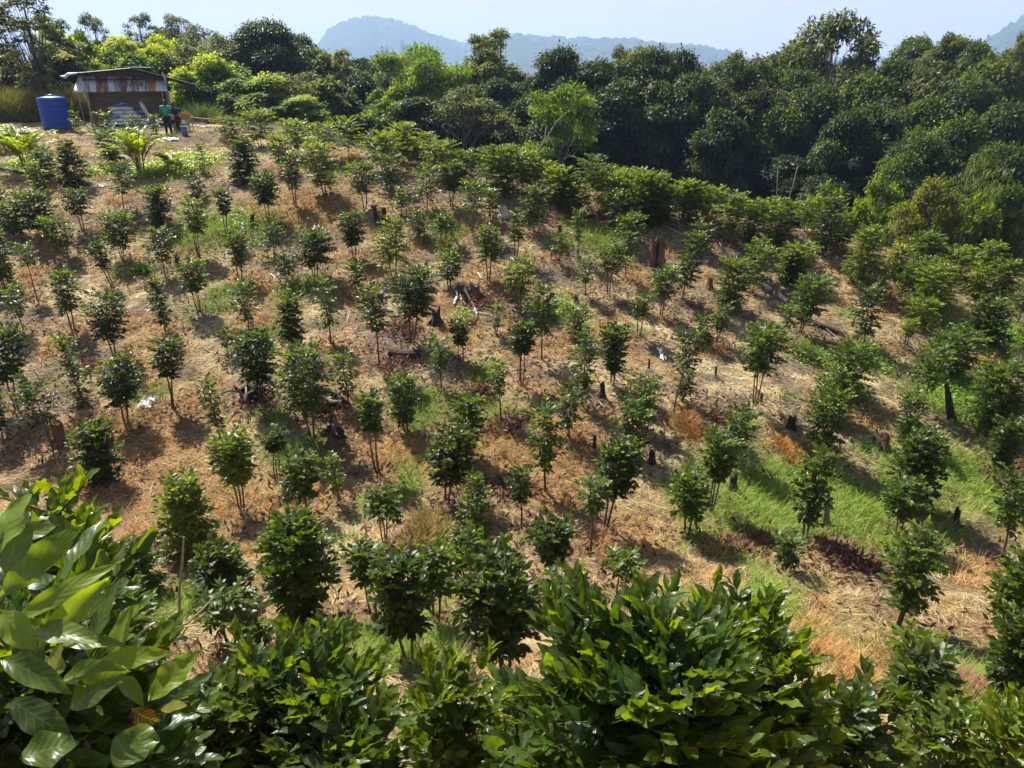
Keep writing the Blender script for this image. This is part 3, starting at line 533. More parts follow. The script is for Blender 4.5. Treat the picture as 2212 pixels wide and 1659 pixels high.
# ------------------------------------------------------------------ forest trees
def forest(seed, H, Wc, zc, leafL, nleaf, col, style='dome', lt=False):
    rng = np.random.default_rng(seed); mb = MB(); prng = random.Random(seed)
    n = {'dome': 64, 'airy': 38, 'feather': 34, 'drape': 70, 'tall': 55, 'shrub': 34}[style]; R = Wc / 2; Hc = H - zc
    cs = []
    for i in range(n):
        a = rng.uniform(0, 2 * pi); e = rng.beta(2.2, 1.3) if style != 'tall' else rng.uniform(0, 1)
        t = e; rad = R * {'dome': sin(pi * min(1, t * .8 + .2)) ** .6, 'drape': math.cos(t * pi * .5) ** .45, 'airy': sin(pi * min(1, t * .85 + .12)) ** .8, 'feather': math.cos(t * 1.3) ** .5 * .95, 'tall': .85 * sin(pi * (t * .8 + .12)) ** .7, 'shrub': math.cos(t * 1.5) ** .4}[style]
        rr = rad * (rng.uniform(.72, 1.0) if rng.uniform() < .8 else rng.uniform(0, .6))
        cs.append((rr * cos(a), rr * sin(a), zc + Hc * (t * .92), R * rng.uniform(.13, .30) * (.62 if style == 'airy' else .75 if style == 'tall' else 1)))
    fork = zc * .6 + .25 * Hc * (style in ('airy', 'feather')); b = (rng.uniform(-.3, .3), rng.uniform(-.3, .3))
    r0 = .018 * H + .02
    mb.tube([(0, 0, -.4), (b[0] * .5, b[1] * .5, fork * .5), (b[0], b[1], fork), (b[0] * 1.5, b[1] * 1.2, zc + Hc * .55), (b[0] * 1.6, b[1], zc + Hc * .85)], [r0 * 1.2, r0, r0 * .8, r0 * .4, r0 * .15], 7)
    for c in cs:
        s = np.array([b[0], b[1], fork + (c[2] - fork) * rng.uniform(0, .35)]); e = np.array(c[:3]); m_ = (s + e) / 2 + np.array([0, 0, -.06 * Hc]) + rng.normal(0, .12, 3)
        if c[2] > fork: mb.tube([s, m_, e], [r0 * .24, r0 * .14, r0 * .05], 4, cap=False)
    cs = np.array(cs); wts_ = cs[:, 3] ** 2; k = rng.choice(n, nleaf, p=wts_ / wts_.sum())
    u = nrm(rng.normal(0, 1, (nleaf, 3))); u[:, 2] = np.where(rng.uniform(size=nleaf) < .8, np.abs(u[:, 2]), u[:, 2])
    sq = .55 if style in ('feather',) else .95 if style in ('tall', 'airy', 'shrub') else .68
    rr = rng.uniform(.35, 1.05, nleaf) ** .7 * (1 + .5 * (rng.uniform(size=nleaf) ** 5))
    P = cs[k, :3] + u * (rr * cs[k, 3])[:, None] * np.array([1.15, 1.15, sq])
    P[:, 2] = np.maximum(P[:, 2], .15 if style == 'shrub' else .3)
    D = u * np.array([1, 1, .35]) + rng.normal(0, .55, (nleaf, 3)) + np.array([0, 0, -.25 if style != 'feather' else -.05])
    N = np.array([0, 0, 1.0]) * .9 + u * .5 + rng.normal(0, .3, (nleaf, 3))
    cl = rng.normal(0, 1, n)[k]; h = rng.normal(0, 1, nleaf); base = np.array(col)
    base = base[None]
    C = base * (1 + .33 * cl + .45 * h)[:, None].clip(.35, 2) * np.stack([1 + .12 * cl, 1 + 0 * cl, 1 - .08 * cl], 1)
    old = rng.uniform(size=nleaf) < .006; C[old] = (.28, .2, .04)
    Ln = leafL * rng.uniform(.6, 1.25, nleaf)
    V, F, CC, _ = leaves(P, D, N, Ln, Ln * (.5 if style != 'feather' else .36), np.clip(C, .006, 1), T_FAR, .2)
    return mesh_np('crown', V, F, M_FOR2 if lt else M_FOR, col=CC), mb.mesh('trunk', M_TRUNK, True)
FG = {  # species: height, crown width, crown base, leaf length, leaves, colour, style
 'dome1': (10, 8.5, 2.5, .31, 32000, (.034, .062, .012), 'dome'), 'dome2': (9, 8, 1.5, .29, 30000, (.050, .082, .012), 'dome'), 'dome3': (8, 7, 1.0, .36, 20000, (.030, .055, .014), 'dome'),
 'drape1': (8, 7, .4, .28, 28000, (.038, .068, .012), 'drape'), 'drape2': (6.5, 6.5, .3, .26, 28000, (.058, .098, .013), 'drape'), 'drape3': (7.5, 6, .3, .26, 24000, (.045, .062, .020), 'drape'),
 'grey': (9, 6.5, 2.2, .30, 9000, (.095, .12, .045), 'dome'), 'airy': (11, 6.0, 4.5, .26, 4200, (.075, .095, .032), 'airy'), 'tall': (12, 4.5, 2.5, .26, 7000, (.12, .15, .07), 'tall'),
 'bright': (6.5, 6.5, 2.6, .26, 11000, (.095, .165, .028), 'feather'), 'lime': (6, 5.2, .5, .26, 16000, (.13, .20, .02), 'shrub'), 'bushm': (4.2, 4.6, .2, .28, 9000, (.085, .135, .016), 'shrub'),
 'gold': (5.2, 4.6, .2, .19, 14000, (.115, .135, .020), 'shrub'), 'big': (6.5, 4.6, 1.2, .42, 2600, (.055, .085, .03), 'airy'), 'emer': (11, 9.5, 5.6, .42, 4200, (.060, .082, .022), 'airy'), 'dkfar': (9, 8, 1.5, .30, 27000, (.020, .040, .012), 'dome')}
FM = {}
for i, (k, v) in enumerate(FG.items()): FM[k] = forest(500 + i, *v, lt=k in ('lime', 'bushm', 'bright', 'gold', 'grey', 'tall', 'airy', 'big'))
FDES = {'dome1': 'tall dark-crowned forest tree', 'dome2': 'broad domed forest tree', 'dome3': 'dark large-leaved forest tree', 'drape1': 'forest tree draped in creepers', 'drape2': 'light green creeper-covered tree', 'drape3': 'brownish creeper-hung tree',
 'grey': 'grey-green forest tree', 'airy': 'thin-crowned forest tree', 'tall': 'tall feathery grey-green tree', 'bright': 'spreading tree with bright feathery foliage', 'lime': 'bushy yellow-green tree', 'bushm': 'leafy green thicket tree',
 'gold': 'golden-green bushy tree', 'big': 'sparse big-leaved tree', 'emer': 'emergent tree with open crown against the sky', 'dkfar': 'dark dense forest tree'}
# species, x, top row, depth, width in px, lean
FT = '''
tall 38 -40 42 150;tall 95 10 47 120;dkfar 115 85 46 110;lime 135 55 50 120;lime 190 95 51 150;airy 190 22 62 95;big 205 75 55 80;lime 250 84 55 170;lime 330 80 58 140;lime 320 100 52 170;grey 395 90 54 150
airy 300 22 95 90;airy 375 25 98 100;grey 420 48 90 130;grey 470 70 85 120;dkfar 355 55 100 120;dome1 570 40 60 200;dkfar 560 75 62 190;dome2 640 70 70 140;lime 465 122 49 175;lime 410 150 47 115;lime 545 160 47 160;grey 600 150 49 150
grey 680 98 64 120;big 705 92 60 110;grey 660 150 51 150;big 710 150 49 130;grey 760 140 60 120;dome3 770 150 56 120;lime 640 205 46 130;dome3 740 195 52 110
bright 880 98 56 190;bright 950 125 54 170;grey 935 135 58 190;tall 1035 55 60 100;tall 1070 42 61 130;grey 1050 95 59 140;grey 1000 180 50 170;dome3 1085 165 56 150;dome3 905 205 50 170;grey 1060 215 50 130;dkfar 830 160 60 140;bushm 830 215 50 130
dome1 1215 98 55 180;dome1 1290 125 54 160;dome2 1400 97 60 210;dome1 1470 105 62 190;bright 1212 183 45 160;dome3 1330 165 52 170;dome3 1440 170 52 180;dome1 1510 150 53 170;dkfar 1230 200 51 190;dkfar 1350 240 50 190;dkfar 1450 250 49 190;dome3 1140 200 53 140
airy 1590 100 60 90;airy 2065 64 68 110;airy 1345 90 62 90;tall 735 92 58 75;grey 1640 112 58 140;dome1 1600 125 56 150;drape3 1570 160 52 140;drape3 1650 150 54 170;dome2 1690 110 60 170;emer 1810 30 60 230;dome1 1850 118 64 150;drape2 1700 215 53 170;dkfar 1640 240 48 200;dkfar 1540 280 47 190;dome3 1560 230 49 150;drape1 1770 170 54 190;dkfar 1780 280 45 190;drape1 1720 140 57 160
drape2 1890 145 55 190;drape1 1960 120 62 180;dome2 2060 75 70 180;dome2 2120 85 66 130;drape3 2040 125 56 200;drape2 2160 118 62 190;drape1 2100 160 54 190;drape1 1900 215 50 180;drape3 1940 190 53 160;drape2 2080 240 47 210;drape1 2190 210 50 170;drape1 1990 280 44 190
drape2 2020 200 51 170;drape2 1960 320 42 150;dkfar 1880 320 42 170;dome3 1850 230 48 160;drape1 2180 300 42 170;drape2 2130 330 40 120;dkfar 1700 330 43 190;dkfar 1600 340 44 170;dkfar 1480 330 46 180;dkfar 1330 310 48 170;dkfar 1230 290 48 150;dome3 1130 270 50 120
gold 2025 385 32 145;drape2 2185 390 31 120;bushm 2110 430 31 110;bushm 1905 390 35 110;dkfar 1800 370 40 150;bushm 1790 400 38 90;dkfar 1960 380 38 130;dkfar 2090 360 38 130;dome2 1990 75 76 150;dome2 2200 100 72 120;airy 2218 60 60 60;dome1 1760 95 68 150;dome2 1560 130 66 150;bushm 1960 440 34 90
dkfar 1000 240 52 150;dkfar 900 240 52 150;dkfar 1080 280 50 140;bushm 800 240 50 110;grey 850 130 66 120;lime 840 180 54 100;dkfar 700 130 68 130;dkfar 780 120 70 130;bushm 40 130 52 140;dkfar -10 90 50 140;lime 220 130 50 110;lime 390 95 62 120;dome2 500 100 66 140
dkfar 950 170 62 160;dkfar 1120 150 62 150;dkfar 1300 170 62 180;dkfar 1640 190 60 180;dkfar 1420 190 60 180;dkfar 1780 200 60 180
'''
FL = [t.split() for l in FT.strip().split('\n') for t in l.split(';') if t.strip()]
FLM = [('the tin-roofed hut', 255, 170), ('the bare leafless tree', 820, 150), ('the distant blue peak', 800, 60), ('the tall feathery mid-ridge tree', 1050, 90), ('the bright feathery tree', 1210, 220), ('the open emergent tree', 1810, 80), ('the bamboo clump', 2110, 380), ('the golden-green bush', 2025, 450), ('the left photo edge', 0, 150), ('the right photo edge', 2212, 250), ('the double domed crowns', 1400, 110), ('the pale bare-branched thicket', 960, 240)]
SV = LM; LM = FLM; fw = where([(float(t[1]), float(t[2]) + 60) for t in FL]); LM = SV
rngf = random.Random(3)
for i, (sp, x, yt, D, w) in enumerate(FL):
    x, yt, D, w = map(float, (x, yt, D, w)); D += 8 if (sp == 'dkfar' and yt >= 230 and D < 51 and 1100 < x < 1900) else 0; P = at(x, yt, D); z0 = gz(P[0], P[1]); H = max(P[2] - z0, 2.0)
    g = FG[sp]; e = empty('forest_tree', (P[0], P[1], z0 - .1), rngf.uniform(0, 6.28))
    sxy = w * D / FP / g[1] * (.97 if sp[:4] in ('dome', 'drap', 'dkfa') else 1.08); e.scale = (sxy, sxy, H / g[0])
    o_, sd, lm = fw[i]; sd = sd.replace('uphill of', 'above').replace('downhill of', 'below')
    tag(e, f"{FDES[sp]}, {o_ + ' ' if o_ else ''}{sd} {lm}".replace('nearest above', 'directly above').replace('nearest below', 'directly below').replace('nearest left', 'first left').replace('nearest right', 'first right'), 'tree', 'forest trees along the plantation edge')
    link('crown', FM[sp][0], e); link('trunk', FM[sp][1], e)
print('forest', len(FL))
# ------------------------------------------------------------------ distant hills, haze
def hill(pts, R, name, seed):
    rng = np.random.default_rng(seed); xs = np.linspace(pts[0][0], pts[-1][0], 420); ys = np.interp(xs, [p[0] for p in pts], [p[1] for p in pts])
    V = []; rows_ = 46
    az = np.arctan((xs - 1106) / FP * CP); he = (135 - ys) / FP * R / np.cos(az) * .90
    for j in range(rows_):
        t = j / (rows_ - 1); r = R + (-420 + 840 * t) * 2.2; pr = np.sin(pi * np.clip(t, 0, 1)) ** 1.1 if True else 0
        rr = r / np.cos(az); X = rr * np.sin(az); Y = rr * np.cos(az)
        gully = .22 * (fbm(X / 200, Y / 200, seed, 4) - .5) * 2 * (1 - np.exp(-abs(t - .5) * 7))
        z = (he + 24) * (pr * (1 + gully)) - 24
        z = z + 15 * (vnoise(X / 28, Y / 28, seed + 1) ** 1.5) * pr + 14 * vnoise(X / 13, Y / 13, seed + 2) * pr + 3 * vnoise(X / 50, Y / 50, seed + 3) * pr - 14 * pr
        V.append(np.stack([X, Y, z + ZC], 1))
    V = np.concatenate(V); n = len(xs); idx = np.arange(n * rows_).reshape(rows_, n)
    F = np.stack([idx[:-1, :-1], idx[:-1, 1:], idx[1:, 1:], idx[1:, :-1]], -1).reshape(-1, 4)
    tag(link(name, mesh_np(name, V, F, M_HILL)), kind='structure')
M_HILL = noise_mat('hill_forest', [(.3, (.018, .035, .014)), (.55, (.045, .075, .028)), (.8, (.09, .12, .05))], .02, detail=8, rough=1, spec=.05, bump=1, dist=12)
hill([(560, 130), (660, 118), (695, 98), (715, 74), (745, 57), (800, 47), (850, 52), (885, 62), (920, 75), (960, 88), (1000, 98), (1060, 112), (1120, 130)], 3300, 'hills', 11)
hill([(1000, 130), (1060, 92), (1110, 82), (1180, 86), (1240, 88), (1300, 88), (1370, 92), (1420, 100), (1500, 104), (1560, 114), (1600, 128), (1660, 140)], 2800, 'hills', 22)
hill([(2040, 150), (2100, 108), (2150, 84), (2190, 66), (2240, 58), (2320, 50), (2420, 60)], 2500, 'hills', 33)
hill([(-300, 120), (-100, 112), (200, 112), (400, 118), (560, 128), (700, 130), (1000, 128), (1700, 128), (2100, 126), (2500, 118)], 4300, 'hills', 44)
m, nt, out = mat('humid_air'); v = nd(nt, 'ShaderNodeVolumePrincipled'); v.inputs['Density'].default_value = .00026; v.inputs['Color'].default_value = (.45, .63, 1, 1); v.inputs['Anisotropy'].default_value = .2
nt.links.new(v.outputs[0], out.inputs['Volume'])
mb = MB(); mb.box((0, 2400, (ZC - 60 + ZC + 330) / 2), (13000, 8000, 390)); hz = mb.obj('haze', m); tag(hz, kind='stuff')

# ------------------------------------------------------------------ straw, grass, litter
def blades(n, seed, region, fn, name, kindname, tpl=T_GR):
    rng = np.random.default_rng(seed)
def in_view(x, y, mg=1.06):
    z = height(x, y) - ZC; d = y * CP - z * SP; yd = -(y * SP + z * CP)
    return (d > 1.5) & (np.abs(x / np.maximum(d, .1)) < 1106 / FP * mg) & (yd / np.maximum(d, .1) < 830 / FP * mg)
def scatter(n, seed, x0, x1, y0, y1, pw=1.0):
    rng = np.random.default_rng(seed); y = y0 + (y1 - y0) * rng.uniform(size=n) ** pw; x = rng.uniform(-1, 1, n) * (y * .78 + 3.5)
    k = in_view(x, y) & (x > x0) & (x < x1); x, y = x[k], y[k]
    yc = np.where(x < 0, 31.5 - .62 * x, 31.5 - .22 * x) + 3; k = y < yc; return rng, x[k], y[k]
# matted straw
rng, x, y = scatter(900000, 1, -26, 24, 4.5, 46, 1.25)
g, o, p, b = zones(x, y); keep = rng.uniform(size=len(x)) < np.clip(1.0 - .85 * b - .2 * g, .06, 1); x, y, g, o, p, b = [q[keep] for q in (x, y, g, o, p, b)]
n = len(x); th = 2 * pi * fbm(x * .8, y * .8, 71, 3) * 2.2 + rng.normal(0, .55, n); el = np.abs(rng.normal(.08, .22, n)) + .5 * g * rng.uniform(0, 1, n) + .3 * o * rng.uniform(0, 1, n)
D = np.stack([np.cos(th) * np.cos(el), np.sin(th) * np.cos(el), np.sin(el)], 1); N = np.stack([rng.normal(0, .5, n), rng.normal(0, .5, n), np.ones(n)], 1)
tuft = fbm(x * 3.1, y * 3.1, 13, 2)
P = np.stack([x, y, height(x, y) + .01 + .09 * sst(tuft, .45, .8)], 1); C = ground_col(x, y) * (1 + .38 * rng.normal(0, 1, n).clip(-2, 2))[:, None]
dk = rng.uniform(size=n) < .16; C[dk] *= .5; br = rng.uniform(size=n) < .22 * (1 - g) * (1 - .7 * o); C[br] = C[br] * .35 + np.array([.80, .72, .48]) * .65
Ln = rng.uniform(.08, .30, n) * (1 - .3 * o); dist = np.hypot(x, y)
V, F, CC, _ = leaves(P, D, N, Ln, .003 + .00034 * dist, np.clip(C, .01, 1), T_GR, .25)
tag(link('dry_grass', mesh_np('dry_grass', V, F, M_GRASS, col=CC)), kind='stuff'); print('straw', n)
# standing grass: green swards and rusty dead clumps
rng, x, y = scatter(900000, 2, -26, 24, 4.5, 42, 1.2)
g, o, p, b = zones(x, y); w = np.maximum(sst(g, .3, .7), .75 * sst(o, .35, .75) * sst(fbm(x * 2.2, y * 2.2, 19, 2), .38, .6)); keep = rng.uniform(size=len(x)) < w * .62; x, y, g, o = [q[keep] for q in (x, y, g, o)]
n = len(x); isg = g > o; a = rng.uniform(0, 6.28, n); el = rng.uniform(.6, 1.45, n)
D = np.stack([np.cos(a) * np.cos(el), np.sin(a) * np.cos(el), np.sin(el)], 1); N = np.stack([-np.cos(a), -np.sin(a), .5 + 0 * a], 1)
Hh = np.where(isg, rng.uniform(.12, .38, n), rng.uniform(.10, .36, n)) * (.5 + fbm(x * 1.7, y * 1.7, 23, 2)); P = np.stack([x, y, height(x, y) - .01], 1)
C = np.where(isg[:, None], np.array([.20, .34, .03]) * (1 + .25 * rng.normal(0, 1, (n, 1)).clip(-2, 2)) * np.array([1, 1, 1]), np.array([.50, .29, .11]) * (1 + .3 * rng.normal(0, 1, (n, 1)).clip(-2, 2)))
yl = rng.uniform(size=n) < .2; C[yl & isg] = (.32, .33, .09)
V, F, CC, _ = leaves(P, D, N, Hh, .004 + .00045 * np.hypot(x, y), np.clip(C, .01, 1), T_GR, .45)
tag(link('standing_grass', mesh_np('standing_grass', V, F, M_GRASS, col=CC)), kind='stuff'); print('stand', n)
# fallen leaves under the trees and in piles
LP = pats('1840 1210 .55;1810 1190 .4;1870 1230 .4;1610 1180 .35;1640 1175 .3;1080 930 .4;1110 915 .35;1085 1065 .4;1120 1050 .3;1560 905 .3;330 1195 .5;410 1195 .5;700 890 .6;560 870 .5;870 715 .5;1150 700 .5;860 790 .5;2150 1520 .5;1040 655 .6;1000 1040 .3;250 820 .4;180 800 .4;500 735 .3;2160 1040 .4;2195 1005 .4;1020 860 .4;1050 845 .3')
rng = np.random.default_rng(8); X, Y = [], []
for a_, b_, r in LP: k = int(900 * r * r) + 120; X.append(rng.normal(a_, r * .55, k)); Y.append(rng.normal(b_, r * .55, k))
for a_, b_, wc in COFFEE_PTS:
    k = int(60 + 60 * wc); X.append(rng.normal(a_ + .25, .5 * wc + .15, k)); Y.append(rng.normal(b_, .45 * wc + .1, k))
x = np.concatenate(X); y = np.concatenate(Y); n = len(x); a = rng.uniform(0, 6.28, n); el = rng.normal(0, .35, n)
V, F, CC, _ = leaves(np.stack([x, y, height(x, y) + rng.uniform(.03, .13, n)], 1), np.stack([np.cos(a), np.sin(a), el], 1), np.stack([rng.normal(0, .6, n), rng.normal(0, .6, n), np.ones(n)], 1), rng.uniform(.09, .17, n), rng.uniform(.04, .07, n), np.array([.15, .075, .05]) * rng.uniform(.4, 1.7, (n, 1)), T_MID, -.5)
tag(link('fallen_leaves', mesh_np('fallen_leaves', V, F, M_GRASS, col=CC)), kind='stuff')
# fine twigs
rng, x, y = scatter(6500, 4, -24, 22, 7, 40, 1.2); z4 = zones(x, y); keep = rng.uniform(size=len(x)) < .25 + .75 * z4[3]; x, y = x[keep], y[keep]; n = len(x); a = rng.uniform(0, 6.28, n)
D = np.stack([np.cos(a), np.sin(a), rng.normal(.05, .12, n)], 1); P = np.stack([x, y, height(x, y) + .06], 1); C = np.array([.3, .25, .2]) * rng.uniform(.3, 1.9, (n, 1))
out_ = [leaves(P, D, N_, rng.uniform(.12, .6, n) * (.4 + .6 * sst(y, 9, 18)), .006 + .0007 * np.hypot(x, y), C, T_GR, .1) for N_ in (np.tile([0, 0, 1.], (n, 1)), np.tile([.3, -1., .2], (n, 1)))]
V, F, CC, _ = cat_parts(out_); tag(link('twig_litter', mesh_np('twig_litter', V, F, M_GRASS, col=CC)), kind='stuff')
# low herbs: bright ground cover near the ginger
def herb_patch(name, spots, seed, colr, L=.09):
    rng = np.random.default_rng(seed); X, Y, Z = [], [], []
    for px, py, r, k in spots:
        q, D = ground(px, py); xx = rng.normal(q[0], r * .5, k); yy = rng.normal(q[1], r * .6, k); X.append(xx); Y.append(yy)
    x = np.concatenate(X); y = np.concatenate(Y); n = len(x); a = rng.uniform(0, 6.28, n); e = rng.normal(.2, .4, n)
    V, F, CC, _ = leaves(np.stack([x, y, height(x, y) + rng.uniform(.03, .3, n)], 1), np.stack([np.cos(a), np.sin(a), e], 1), np.stack([rng.normal(0, .4, n), rng.normal(0, .4, n), np.ones(n)], 1), L * rng.uniform(.7, 1.5, n), L * .6, np.array(colr) * rng.uniform(.6, 1.4, (n, 1)), T_MID, .2)
    tag(link(name, mesh_np(name, V, F, M_LEAF, col=CC)), kind='stuff')
herb_patch('ground_cover_foliage', [(385, 358, 1.3, 2600), (350, 372, .9, 1200), (235, 372, .6, 700), (55, 355, .6, 700), (430, 350, .8, 900), (230, 335, .5, 300), (650, 300, .8, 700)], 3, (.18, .26, .02), .12)
herb_patch('weed_foliage', [(1840, 850, .6, 500), (2060, 850, .9, 1400), (2110, 900, .8, 1000), (2190, 740, .9, 1500), (1340, 560, .4, 200), (1000, 690, .3, 150), (1205, 670, .6, 400), (1890, 790, .7, 500), (1750, 775, .5, 300), (300, 590, .4, 200), (640, 625, .5, 300), (520, 490, .8, 400), (2030, 700, .8, 500), (2140, 640, .8, 500)], 6, (.13, .22, .03), .1)
# ------------------------------------------------------------------ stumps, logs, branches
def stump(px, py, hpx, wpx, label, m=M_CHAR, lean=0, split=1, name='tree_stump', jag=.25, seed=0):
    q, D = ground(px, py); H = hpx * D / FP * 1.08; r = wpx * D / FP / 2; rg = random.Random(seed + int(px)); e = empty(name, q); tag(e, label, 'stump', 'stumps left standing in the clearing')
    mb = MB(); 
    for s in range(split):
        ox = (s - (split - 1) / 2) * r * 1.05; n = 9; V = []; F = []; rr = r * (1 if split == 1 else .62); hh = H * (1 if s % 2 == 0 else .88); lv = 7
        for j in range(lv):
            t = j / (lv - 1); rad = rr * (1.45 - .6 * min(1, t * 2.2) + .15 * t * 0)
            for k in range(n):
                a = 2 * pi * k / n; w = 1 + .14 * sin(3 * a + s) + rg.uniform(-.07, .07); z = hh * t - .08 * (j == 0)
                if j == lv - 1: z += rg.uniform(-jag, jag) * min(hh, r * 3)
                V.append((ox + rad * w * cos(a) + lean * t * H, rad * w * sin(a), z))
        for j in range(lv - 1):
            for k in range(n): F.append((j * n + k, j * n + (k + 1) % n, (j + 1) * n + (k + 1) % n, (j + 1) * n + k))
        V.append((ox + lean * H, 0, hh * .88)); c = len(V) - 1
        for k in range(n): F.append(((lv - 1) * n + k, (lv - 1) * n + (k + 1) % n, c))
        mb.add(V, F)
    mb.obj('stump', m, e)
    if wpx > 16:
        rt = MB()
        for k in range(5):
            a = rg.uniform(0, 6.28); rt.tube([(cos(a) * r * .9, sin(a) * r * .9, .12), (cos(a) * r * 1.6, sin(a) * r * 1.6, .0), (cos(a) * r * 2.3, sin(a) * r * 2.3, -.1)], [r * .3, r * .2, r * .08], 5)
        rt.obj('root', m, e)
    return e
M_BRN = noise_mat('brown_stump_wood', [(.3, (.05, .03, .022)), (.6, (.15, .09, .06)), (.8, (.26, .19, .13))], 8, stretch=(1, 1, .25), bump=.9)
for a in [(1417, 574, 52, 30, 'tallest split stump of two upright brown slabs on bare ground', M_BRN, 0, 2), (816, 484, 36, 11, 'slim leaning burnt stump, left one of a leaning pair', M_CHAR, -.15), (829, 484, 30, 10, 'slim burnt stump, right one of a leaning pair', M_CHAR, .1),
          (668, 490, 17, 14, 'short grey round-topped stump in the orange grass', M_DEAD), (712, 478, 10, 9, 'tiny brown stump in the orange grass', M_BRN), (542, 487, 22, 10, 'black leaning stump left of the umbrella-shaped tree', M_CHAR, .3), (1209, 502, 13, 8, 'small black peg stump behind a low coffee tree', M_CHAR),
          (132, 958, 42, 26, 'dark red-brown stump beside a round coffee tree at the left', M_BRN), (1303, 860, 32, 12, 'short charred post stump below a dark coffee tree', M_CHAR, -.1), (1284, 967, 28, 7, 'thin burnt peg in reddish grass', M_CHAR),
          (1408, 1000, 24, 15, 'squat black stump alone on the palest straw', M_CHAR), (1709, 925, 25, 19, 'jagged black stump on pale straw right of a leaning coffee tree', M_CHAR), (1910, 972, 38, 17, 'broken pointed stump, taller of two on pale straw', M_BRN), (1878, 966, 22, 7, 'thin slanting burnt peg left of the pointed stump', M_CHAR, .35),
          (1582, 1062, 34, 18, 'black stump in green grass under a coffee tree', M_CHAR), (2063, 1130, 34, 14, 'black stump in the green grass near two coffee trees', M_CHAR), (1435, 772, 20, 15, 'grey stump with a white rag hanging over it', M_DEAD), (1401, 802, 26, 5, 'thin bare burnt stick upright above an open tree', M_CHAR),
          (1545, 815, 24, 5, 'thin burnt stick standing in brown mulch', M_CHAR), (1675, 637, 26, 18, 'weathered forked stump touching the white fallen log', M_DEAD), (2196, 808, 50, 26, 'tall furrowed grey stump cut by the right edge', M_DEAD), (1533, 625, 22, 14, 'faded brown stump left of the round leaning tree', M_BRN),
          (1027, 640, 26, 22, 'low root-spread stump beside the bleached branches', M_BRN), (1432, 487, 18, 16, 'grey stump half hidden by coffee trees on the crest', M_DEAD), (1084, 466, 18, 24, 'pale broken stump below the crest trees', M_PALE), (1652, 790, 14, 7, 'small reddish stump beside a dark green patch', M_BRN),
          (1245, 655, 16, 10, 'dark stub near an upright small coffee tree', M_CHAR), (385, 574, 20, 12, 'dark stump behind the one-stemmed dark coffee tree', M_CHAR), (943, 700, 30, 22, 'dark stump under the leaning two-stemmed tree', M_CHAR), (500, 1132, 6, 5, 'tiny burnt stub below the orange grass', M_CHAR),
          (735, 878, 16, 28, 'charred stub with a white broken end', M_CHAR), (1643, 872, 22, 8, 'slim stub right behind a three-stemmed tree', M_BRN), (1990, 612, 14, 10, 'grey stub among the right-hand bushes', M_DEAD)]:
    stump(*a)
q, D = ground(720, 960); stump(718, 964, 40, 20, 'hollow burnt stump with a splintered top', M_BRN, jag=.6)
def curved(name, label, cat, pts, wpx, m, group=None, lift=.06, n=8, taper=.6, jit=.12):
    P = []; Ds = []
    for px, py, *zz in pts:
        q, D = ground(px, py); P.append(np.array([q[0], q[1], q[2] + lift + (zz[0] if zz else 0)])); Ds.append(D)
    c = P[0]; r = wpx * Ds[0] / FP / 2; Q = []
    for i in range(len(P) - 1):
        for t in (0, .33, .66): Q.append(P[i] * (1 - t) + P[i + 1] * t - c)
    Q.append(P[-1] - c); rg = random.Random(len(label)); Q = [q + np.array([rg.uniform(-.02, .02), rg.uniform(-.02, .02), rg.uniform(-.015, .015)]) for q in Q]
    mb = MB(); mb.tube(Q, [r * (1 - (1 - taper) * i / (len(Q) - 1)) for i in range(len(Q))], n, jit=jit, rng=rg)
    o = mb.obj(name, m, loc=c); tag(o, label, cat, group); return o
curved('charred_log', 'thick black charred log lying on brown mulch', 'log', [(842, 770), (908, 773)], 22, M_CHAR, lift=.1, taper=.92)
curved('fallen_log', 'white bleached fallen log lying downhill between coffee trees', 'log', [(1640, 618), (1668, 632), (1698, 654)], 13, M_PALE, lift=.08)
curved('fallen_log', 'long dark fallen log downhill of the white log', 'log', [(1718, 690), (1770, 706), (1825, 728)], 15, M_CHAR, lift=.05)
curved('fallen_log', 'dark log lying level behind the crest trees', 'log', [(1268, 470), (1330, 476)], 11, M_CHAR)
curved('fallen_log', 'burnt log at the left edge below the ginger plants', 'log', [(-10, 366), (60, 378)], 10, M_CHAR)
curved('fallen_log', 'weathered log beside the green strip above a thin tree', 'log', [(298, 482), (342, 486)], 9, M_DEAD)
curved('fallen_log', 'dark log under the leaning two-stemmed tree', 'log', [(845, 690), (885, 684)], 9, M_CHAR)
BG = 'bleached branches on the ground'
curved('fallen_branch', 'bleached branch, left prong of the forked white pair', 'branch', [(978, 618), (988, 640), (982, 662)], 6, M_PALE, BG, taper=.7)
curved('fallen_branch', 'bleached branch, long right prong of the forked white pair', 'branch', [(1000, 616), (1008, 640), (1024, 664), (1030, 684)], 7, M_PALE, BG, taper=.5)
curved('fallen_branch', 'short pale twig between the two bleached prongs', 'branch', [(994, 640), (1000, 655), (1006, 662)], 3, M_PALE, BG)
